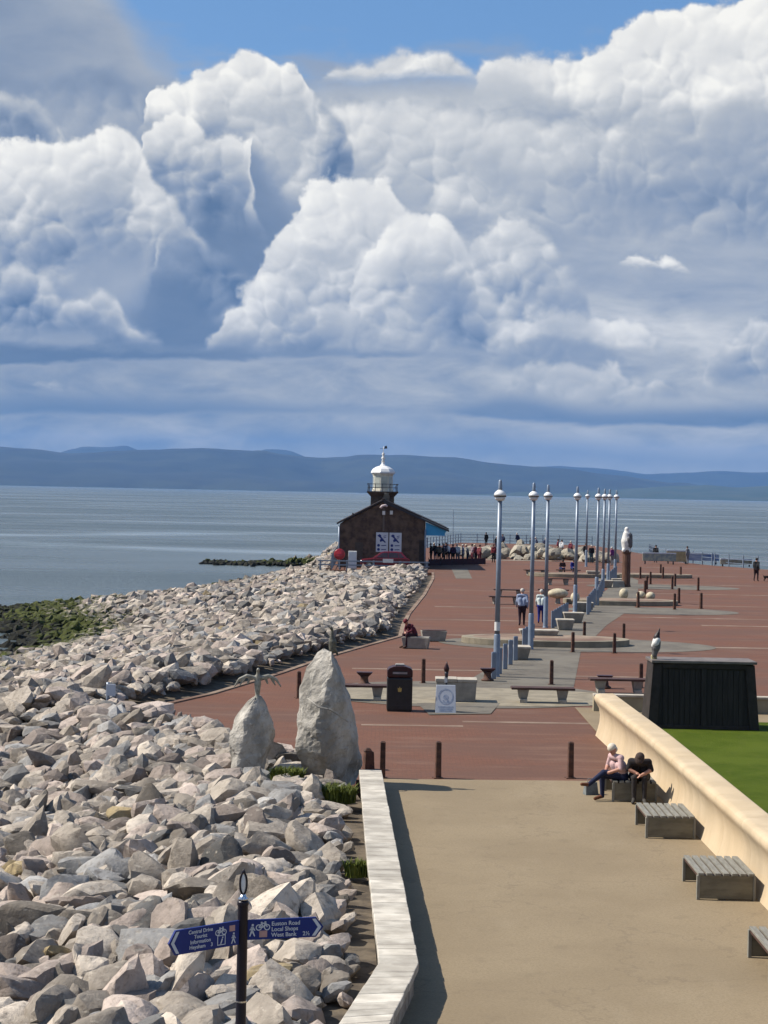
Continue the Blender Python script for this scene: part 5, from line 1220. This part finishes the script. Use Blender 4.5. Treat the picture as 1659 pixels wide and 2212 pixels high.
# tower
tw = thing('lighthouse', 'small white domed lighthouse lantern on a dark square stone tower behind the cafe gable', 'lighthouse', (-.16, CY + 8.5, 0), rad(0))
obj('tower', MB().frustum(0, 0, 0, 5.95, 2.2, 2.2, 2.05, 2.05), MT['stonewall'], tw)
obj('cornice', MB().frustum(0, 0, 5.95, 6.30, 2.06, 2.06, 2.72, 2.72).frustum(0, 0, 6.30, 6.42, 2.76, 2.76, 2.76, 2.76), MT['stonewall'], tw)
obj('corbel_column', MB().lathe([(.28, 5.0), (.28, 6.2), (.40, 6.29)], 12, (.35, -1.06, 0)), MT['concrete'], tw, smooth=True)
lan = thing('tmp', 'tmp', 'tmp'); bpy.data.objects.remove(lan)
oct_ = lambda r, z, a0=PI / 8 + .18: [(r * math.cos(a0 + 2 * PI * k / 8), r * math.sin(a0 + 2 * PI * k / 8), z) for k in range(8)]
def octo(prof):
    m = MB(); n = 8; vs = [v for r_, z in prof for v in oct_(r_, z)]
    return m.add(vs, [(i * n + k, i * n + (k + 1) % n, (i + 1) * n + (k + 1) % n, (i + 1) * n + k) for i in range(len(prof) - 1) for k in range(n)] + [tuple(range(n - 1, -1, -1)), tuple((len(prof) - 1) * n + k for k in range(n))])
lan = obj('lantern', octo([(.96, 6.43), (.96, 6.60), (.90, 6.62), (.90, 7.82), (.95, 7.84), (.97, 7.95)]), pm('cream_paint', (0.78, 0.76, 0.66), (0.64, 0.61, 0.5), 3, .5), tw)
for k in range(8):
    a = PI / 8 + .18 + 2 * PI * (k + .5) / 8; r_ = .90 * math.cos(PI / 8) + .006
    c, s = math.cos(a), math.sin(a); w = .27
    p = lambda t_, z, rr: (rr * c - t_ * s, rr * s + t_ * c, z)
    obj('pane', MB().hexa([p(-w, 6.72, r_ - .02), p(-w, 6.72, r_ + .01), p(w, 6.72, r_ + .01), p(w, 6.72, r_ - .02), p(-w, 7.72, r_ - .02), p(-w, 7.72, r_ + .01), p(w, 7.72, r_ + .01), p(w, 7.72, r_ - .02)][::1]), MT['glassgreen'], lan)
dm = obj('dome', octo([(1.02, 7.96), (1.10, 8.03), (1.08, 8.16), (.92, 8.40), (.62, 8.58), (.30, 8.68), (.18, 8.82), (.12, 9.0)]), MT['lampwhite'], tw)
obj('finial', MB().lathe([(.12, 9.0), (.17, 9.08), (.07, 9.2), (.18, 9.34), (.14, 9.45), (.05, 9.52), (.13, 9.66), (.11, 9.78), (.03, 9.86), (.02, 10.4)], 12), MT['white'], tw, smooth=True)
obj('weather_vane', MB().box(-.30, .30, -.01, .01, 10.18, 10.21).add([(.08, 0, 10.22), (.34, 0, 10.22), (.28, 0, 10.46), (.12, 0, 10.40)], [(0, 1, 2, 3)]), MT['darkmetal'], tw)
rl = MB()
for k in range(16):
    a = 2 * PI * k / 16; X, Y = 1.30 * math.copysign(min(1, abs(math.cos(a)) * 1.3), math.cos(a)), 1.30 * math.copysign(min(1, abs(math.sin(a)) * 1.3), math.sin(a))
    obj('baluster', MB().tube([(X, Y, 6.42), (X * .97, Y * .97, 6.9), (X * 1.05, Y * 1.05, 7.1)], .025, 6), MT['darkmetal'], tw)
for z in (6.75, 7.06):
    s = 1.31
    for k, (a, b) in enumerate((((-s, -s), (s, -s)), ((s, -s), (s, s)), ((s, s), (-s, s)), ((-s, s), (-s, -s)))): obj('gallery_rail', MB().tube([(*a, z), (*b, z)], .022, 6), MT['darkmetal'], tw)

# things in front of the cafe
def at150(px, y=150.5): return AT(px, 1228, y).x
x = at150(733)
lr = thing('life_ring_housing', 'round red life ring housing left of the cafe', 'life ring', (x, 150.3, 0), 0)
obj('post', MB().lathe([(.05, 0), (.05, 1.2)], 10, (0, .1, 0)), MT['lampblue'], lr)
m = MB(); n = 28; prof = [(.0, -.05), (.38, -.06), (.44, -.03), (.45, .02), (.40, .05), (.0, .05)]
m.lathe(prof, n); m.xf(Matrix.Translation((0, 0, 1.25)) @ Matrix.Rotation(rad(90), 4, 'X')); obj('housing', m, MT['red'], lr, smooth=True)
x = at150(761)
cbn = thing('utility_cabinet', 'pale grey utility cabinet between the life ring and the red car', 'cabinet', (x, 150.2, 0)); obj('body', MB().box(-.34, .34, 0, .5, .1, 1.52), MT['white'], cbn, bevel=.02); obj('plinth', MB().box(-.36, .36, -.02, .52, 0, .1), MT['concrete'], cbn); obj('door', MB().box(-.28, .28, -.012, .0, .2, 1.42), MT['whiteplain'], cbn)
# red car, side on, nose to the left
car = thing('parked_car', 'dark red car parked side on before the cafe gable', 'car', (at150(832, 152.4), 152.4, 0), 0)
m = MB(); body = [(-2.0, .35), (-2.05, .62), (-1.95, .80), (-.95, .93), (-.9, .95), (1.75, .97), (1.95, .90), (2.0, .5), (1.95, .32), (-1.9, .28)]
m.side(body, -.84, .84); obj('body', m, MT['carred'], car, bevel=.05, seg=3)
m = MB(); gh = [(-1.0, .96), (1.78, .98), (1.35, 1.44), (.9, 1.50), (-.05, 1.48), (-.35, 1.42)]
bot = [(a, b) for a, b in gh]; n = len(gh)
vs = [(a, -.78 + .22 * (b - .96) / .5, b) for a, b in gh] + [(a, .78 - .22 * (b - .96) / .5, b) for a, b in gh]
m.add(vs, [tuple(range(n)), tuple(range(2 * n - 1, n - 1, -1))] + [((i + 1) % n, i, n + i, n + (i + 1) % n) for i in range(n)]); obj('cabin', m, MT['carred'], car, bevel=.03)
for poly in ([(-.72, 1.0), (.18, 1.0), (.18, 1.40), (-.22, 1.38)], [(.26, 1.0), (1.05, 1.0), (1.0, 1.40), (.26, 1.40)], [(1.13, 1.0), (1.55, 1.02), (1.22, 1.38), (1.08, 1.39)]):
    pts = [(a, -.785 + .22 * (b - .96) / .5 - .012, b) for a, b in poly]; obj('window', MB().add(pts, [(0, 1, 2, 3)]), MT['carglass'], car)
for xw in (-1.28, 1.25):
    for sy in (-1, 1):
        wm = MB().lathe([(.0, -.1), (.30, -.1), (.32, -.07), (.32, .07), (.30, .1), (.0, .1)], 20); wm.xf(Matrix.Translation((xw, sy * .78, .32)) @ Matrix.Rotation(rad(90), 4, 'X')); wo = obj('wheel', wm, MT['rubber'], car, smooth=True)
        hb = MB().lathe([(.0, -.11), (.19, -.105), (.19, .105), (.0, .11)], 16); hb.xf(Matrix.Translation((xw, sy * .78, .32)) @ Matrix.Rotation(rad(90), 4, 'X')); obj('hub_cap', hb, MT['chrome'], wo)
obj('headlight', MB().ball((-1.97, -.62, .68), .13, 10, 6, (.6, 1, .8)), MT['chrome'], car, smooth=True); obj('tail_light', MB().box(1.93, 1.99, -.80, -.62, .68, .88), MT['red'], car)
# blue-grey rail in front of the car
rl0, rl1 = AT(692, 1222, 148.2).x, AT(922, 1222, 148.2).x
rt = thing('guard_rail', 'blue grey two bar guard rail across the front of the cafe', 'railing', (0, 148.2, 0))
nP = 5
for i in range(nP): x = rl0 + (rl1 - rl0) * i / (nP - 1); obj('post', MB().box(x - .07, x + .07, -.05, .05, 0, .86), MT['lampblue'], rt, bevel=.01)
for z in (.42, .74): obj('rail', MB().box(rl0 - .2, rl1 + .2, -.09, -.055, z, z + .1), MT['lampblue'], rt, bevel=.01)
obj('notice_plate', MB().box(at150(838, 148) - .42, at150(838, 148) + .42, -.13, -.095, .72, 1.02), MT['white'], rt)
# mast and far signs
tag(obj('flag_mast', MB().lathe([(.05, 0), (.03, 4.4)], 8), MT['lampblue'], None, (AT(978, 1180, 228).x, 228, 0)), 'thin grey mast standing in front of the sea right of the awning', 'mast')

# ------------------------------------------------------------------ railings at the jetty edge
def railing(a, b, label, h=1.1, step=2.2):
    a, b = Vector((*a, 0)), Vector((*b, 0)); L = (b - a).length; n = max(1, round(L / step)); d = (b - a) / L; rz = math.atan2(d.y, d.x)
    r_ = thing('edge_railing', label, 'railing', a, rz)
    for i in range(n + 1): obj('post', MB().frustum(L * i / n, 0, 0, h + .12, .11, .11, .08, .08), MT['lampblue'], r_)
    for z in (.35, .72, h): obj('rail', MB().tube([(0, 0, z), (L, 0, z)], .03, 6), MT['lampblue'], r_)
railing((10, 239.6), (27, 239.6), 'railing along the far end of the outer pier'); railing((5.1, 214), (10, 239.4), 'railing along the left side of the outer pier'); railing((-4.3, 186), (-2, 205.8), 'railing behind the cafe on the left'); railing((28, 189.2), (31.4, 176.7), 'railing right of the white bird, first stretch'); railing((31.6, 176.4), (36.4, 166.2), 'railing along the far right edge of the jetty'); railing((36.6, 165.9), (60, 150.2), 'railing running off the right edge of the picture'); railing((29.4, 204.6), (28.1, 189.3), 'railing along the right side of the outer pier'); railing((-2, 206), (5, 214), 'railing behind the cafe crowd'); railing((-4.35, 186), (-4.15, 150), 'railing beside the left wall of the cafe')
# stones heaped between the deck and the outer pier
rr = np.random.default_rng(77)
V_, F_, T_, of = [], [], [], 0
for k in range(230):
    f = rr.random(); x = 8 + 15 * f; y = 184 + rr.normal() * 3 + 10 * (1 - f) * .6; s = rr.uniform(.5, 1.0)
    v, fc = rock_shape(rr, 2, (1.1, .9, .75)); v = (v * s) @ rotm(rr, .4).T + np.array([x, y, -.05 + rr.random() * 0.9 * (1 - abs(f - .5))])
    b = rr.uniform(.20, .40); tn = (b * 1.06, b * .95, b * .76)
    V_.append(v); F_.append(fc + of); T_.append(np.tile((*tn, 1.0), (len(v), 1))); of += len(v)
o = link('stone_heap', raw_mesh('stone_heap', V_, F_, T_, MT['rock'])); stuff(o); o['label'] = 'heap of pale boulders between the deck and the outer pier'
sheet('kerb_band', [(8.5, 178), (24, 179.5), (24, 180.4), (8.5, 178.9)], MT['palestone'], .02)

# far right clutter: boards, benches
def info_board(label, px, py, w, h, mat, z0=.5, leg=MT['darkmetal']):
    q = G(px, py); b = thing('display_board', label, 'board', (q.x, q.y, 0))
    obj('panel', MB().box(-w / 2, w / 2, -.04, .04, z0, z0 + h), mat, b, bevel=.02)
    for s in (-1, 1): obj('leg', MB().box(s * w * .42 - .06, s * w * .42 + .06, .05, .15, 0, z0 + h + .1), leg, b)
    obj('header', MB().box(-w / 2, w / 2, -.07, .07, z0 + h + .01, z0 + h + .12), MT['whiteplain'], b)
info_board('pale blue topped display board right of the white bird', 1424, 1219, 3.2, .7, pm('mixed_board', (.40, .42, .32), (.2, .24, .26), 3, .7), .3)
info_board('pale yellow slatted display board at the far jetty edge', 1462, 1218, 2.0, 1.0, MT['yellowwood'], .2)
info_board('blue and white display board at the far jetty edge', 1515, 1219, 3.4, .6, pm('blue_board', (.10, .16, .38), (.5, .55, .62), 1.2, .6, stretch=(.4, 1, 6)), .35)
info_board('low brown and cream board near the right railing', 1590, 1224, 3.0, .45, pm('brown_board', (.25, .17, .10), (.42, .4, .3), 2, .7), .2)

# ------------------------------------------------------------------ people further off
STJ = [stand(), stand(lean=.15, arms=.4), stand(stride=.5, arms=.7)]
def far(label, px, py, var, cols, rz, hair=DARKHAIR, group=None, scale=1.0, dz=0.0):
    person(label, G(px, py) + Vector((0, 0, dz)), rad(rz), STJ[var], f'far{var}', cols, scale, .035, hair, 'short', group)
BLK = (.012, .012, .014); NAVY = (.015, .02, .06); WHT = (.66, .66, .66); MAR = (.14, .02, .035); KHA = (.34, .28, .2); GRY = (.2, .2, .22); BLU = (.02, .04, .22); SHO = (.03, .03, .03)
far('person in a long black coat walking a small dark dog at the far right', 1633, 1256, 2, (BLK, (.03, .012, .012), SHO), 150, DARKHAIR, scale=1.05)
CR = [(931, 1214, 0, BLK, BLK), (940, 1213, 1, BLK, NAVY), (948, 1216, 0, (.25, .22, .18), BLK), (956, 1214, 2, BLK, BLK), (963, 1212, 0, NAVY, BLK), (970, 1214, 1, WHT, NAVY), (978, 1217, 0, (.04, .02, .06), BLK), (988, 1216, 1, WHT, GRY), (1000, 1217, 0, (.3, .32, .45), GRY), (1010, 1217, 1, GRY, NAVY), (1020, 1216, 0, (.3, .22, .26), MAR), (1028, 1217, 1, MAR, BLK), (1035, 1218, 0, (.2, .04, .05), MAR)]
CL = ['in black nearest the cafe wall', 'in black behind the first one by the cafe', 'in a brown coat in the crowd by the cafe', 'in black stepping through the cafe crowd', 'in navy in the middle of the cafe crowd', 'in a white top in the middle of the cafe crowd', 'in dark purple in the cafe crowd', 'in a white top right of the middle of the cafe crowd', 'in lilac at the cafe tables', 'in grey at the cafe tables', 'in pale pink at the cafe tables', 'in maroon near the end of the cafe tables', 'in red at the right end of the cafe tables']
for (x, y, v, a, b), lab in zip(CR, CL): far('person ' + lab, x, y, v, (a, b, SHO), (x * 37) % 360, [DARKHAIR, GREYHAIR, BLONDE][x % 3])
PP = [(1050, 1181, 0, BLK, BLK, 'person in black with a white scarf on the outer pier, left of the nearest lamp'), (1073, 1192, 1, BLK, (.02, .02, .06), 'person in dark clothes behind the nearest lamp post pole'), (1086, 1186, 0, NAVY, BLK, 'person in navy on the outer pier just right of the nearest lamp'), (1118, 1182, 1, NAVY, NAVY, 'person leaning on the outer pier railing left of the second lamp'), (1147, 1196, 0, BLK, BLK, 'person in black beside the second lamp post'), (1160, 1194, 1, NAVY, GRY, 'person in navy between the second and third lamps'), (1178, 1196, 0, NAVY, (.3, .42, .55), 'person in navy top and pale blue trousers near the third lamp'), (1204, 1200, 0, MAR, KHA, 'person in maroon and khaki left of the fourth lamp'), (1212, 1202, 1, WHT, KHA, 'person in white and khaki left of the fourth lamp'), (1232, 1205, 0, MAR, BLK, 'person in maroon right behind the fourth lamp post'), (1264, 1212, 0, BLK, GRY, 'person in black with grey trousers near the farthest lamp'), (1277, 1217, 1, BLK, (.05, .1, .12), 'person in dark green beside the fifth lamp'), (1289, 1220, 0, MAR, BLU, 'person in maroon top and blue jeans by the lamp cluster'), (1322, 1222, 0, (.16, .03, .16), GRY, 'person in purple left of the white bird'), (1066, 1216, 0, (.16, .02, .03), BLK, 'person in a long maroon coat left of the nearest lamp pole'), (1416, 1216, 1, BLK, BLK, 'person in black at the far edge behind the boards'), (1485, 1219, 0, GRY, GRY, 'person in pale grey at the far edge between the boards')]
for x, y, v, a, b, lab in PP: far(lab, x, y, v, (a, b, SHO), (x * 53) % 360, [DARKHAIR, DARKHAIR, GREYHAIR][x % 3])
for x, lab, c in ((1214, 'person in dark brown sitting on the distant bench by the rocks', (.05, .025, .025)), (1238, 'person in bright blue sitting on the distant bench by the rocks', (.02, .03, .24))):
    q = G(x, 1243); person(lab, (q.x, q.y + .3, 0), rad(10), sit(hunch=.3, seat=.45), 'sitfar', (c, (.02, .03, .10), SHO), 1.0, .035, DARKHAIR)
# dog
q = G(1641, 1255)
dg = thing('dog', 'small dark dog on the brick paving beside the person in black', 'dog', (q.x + .55, q.y, 0), rad(15))
prd = [((-.20, 0, .34), (.18, 0, .33), .085, .10, 0), ((.18, 0, .34), (.30, 0, .47), .075, .06, 0), ((.30, 0, .48), (.37, 0, .49), .065, .055, 0), ((.38, 0, .475), (.47, 0, .455), .035, .025, 0), ((.29, .045, .52), (.27, .06, .57), .025, .012, 0), ((.29, -.045, .52), (.27, -.06, .57), .025, .012, 0), ((-.26, 0, .38), (-.36, 0, .52), .028, .012, 0)]
for sy in (-1, 1): prd += [((.16, sy * .06, .28), (.15, sy * .06, .15), .04, .026, 0), ((.15, sy * .06, .15), (.17, sy * .06, .02), .024, .024, 0), ((-.18, sy * .06, .30), (-.13, sy * .065, .20), .055, .035, 0), ((-.13, sy * .065, .20), (-.22, sy * .065, .11), .032, .022, 0), ((-.22, sy * .065, .11), (-.20, sy * .065, .02), .022, .024, 0)]
link('body', fused('dog_body', prd, .018, [pm('dog_coat', (.03, .018, .014), (.015, .01, .008), 9, .9)], 2), dg)

# ------------------------------------------------------------------ weeds among the rocks
GRASS = pm('weed_green', (0.13, 0.15, 0.02), (0.07, 0.095, 0.012), 8, .8)
def weeds(label, cx, cy, cz, n, rad_, h, seed):
    r = random.Random(seed); m = MB()
    for k in range(n):
        a, d = r.uniform(0, 2 * PI), rad_ * math.sqrt(r.random()); x, y = d * math.cos(a), d * math.sin(a) * .8; L = h * r.uniform(.5, 1.1); ln = r.uniform(0, 2 * PI); b = r.uniform(.2, .9) * L; w = r.uniform(.008, .018)
        px, py = math.cos(ln), math.sin(ln)
        m.add([(x - py * w, y + px * w, -.1), (x + py * w, y - px * w, -.1), (x + px * b * .4 + py * w, y + py * b * .4 - px * w, L * .6), (x + px * b * .4 - py * w, y + py * b * .4 + px * w, L * .6), (x + px * b, y + py * b, L)], [(0, 1, 2, 3), (3, 2, 4)])
    return tag(obj('weed_clump', m, GRASS, None, (cx, cy, cz)), label, 'plant')
weeds('green weeds at the foot of the tall standing stone', -1.95, 39.5, .25, 700, .34, .22, 1)
weeds('green weeds growing beside the far end of the capped wall', -0.85, 37.4, .2, 1000, .40, .26, 2)
weeds('small green tuft low beside the capped wall near the ochre boulder', -0.32, 30.6, .12, 160, .22, .2, 3)

# low screen round the cafe seating
xa, xb = AT(926, 1222, 160.5).x, AT(1049, 1222, 166).x
ws = thing('windbreak', 'low dark maroon windbreak around the cafe seating', 'screen', (0, 0, 0))
for i in range(5):
    p0, p1 = Vector((xa + (xb - xa) * i / 5, 160.5 + 5.5 * i / 5, 0)), Vector((xa + (xb - xa) * (i + 1) / 5, 160.5 + 5.5 * (i + 1) / 5, 0)); d = (p1 - p0).normalized(); nrm = Vector((-d.y, d.x, 0)) * .03
    obj('panel', MB().hexa([p0 + d * .04 - nrm + Vector((0, 0, .08)), p1 - d * .04 - nrm + Vector((0, 0, .08)), p1 - d * .04 + nrm + Vector((0, 0, .08)), p0 + d * .04 + nrm + Vector((0, 0, .08)), p0 + d * .04 - nrm + Vector((0, 0, .62)), p1 - d * .04 - nrm + Vector((0, 0, .62)), p1 - d * .04 + nrm + Vector((0, 0, .62)), p0 + d * .04 + nrm + Vector((0, 0, .62))]), pm('maroon_canvas', (.045, .014, .02), (.03, .012, .02), 2, .8), ws)
    obj('post', MB().lathe([(.03, 0), (.03, .75)], 8, tuple(p0)), MT['darkmetal'], ws)
# cafe tables and chairs glimpsed among the guests
for k, (px, lab) in enumerate(((992, 'pale round cafe table left of the pink clad guest'), (1015, 'pale round cafe table near the right end of the windbreak'))):
    q = G(px, 1214); tb = thing('cafe_table', lab, 'table', q)
    obj('top', MB().lathe([(.40, .72), (.40, .75)], 20), MT['white'], tb); obj('stem', MB().lathe([(.04, .02), (.04, .718)], 8), MT['darkmetal'], tb); obj('base', MB().lathe([(.25, 0), (.22, .02)], 16), MT['darkmetal'], tb)
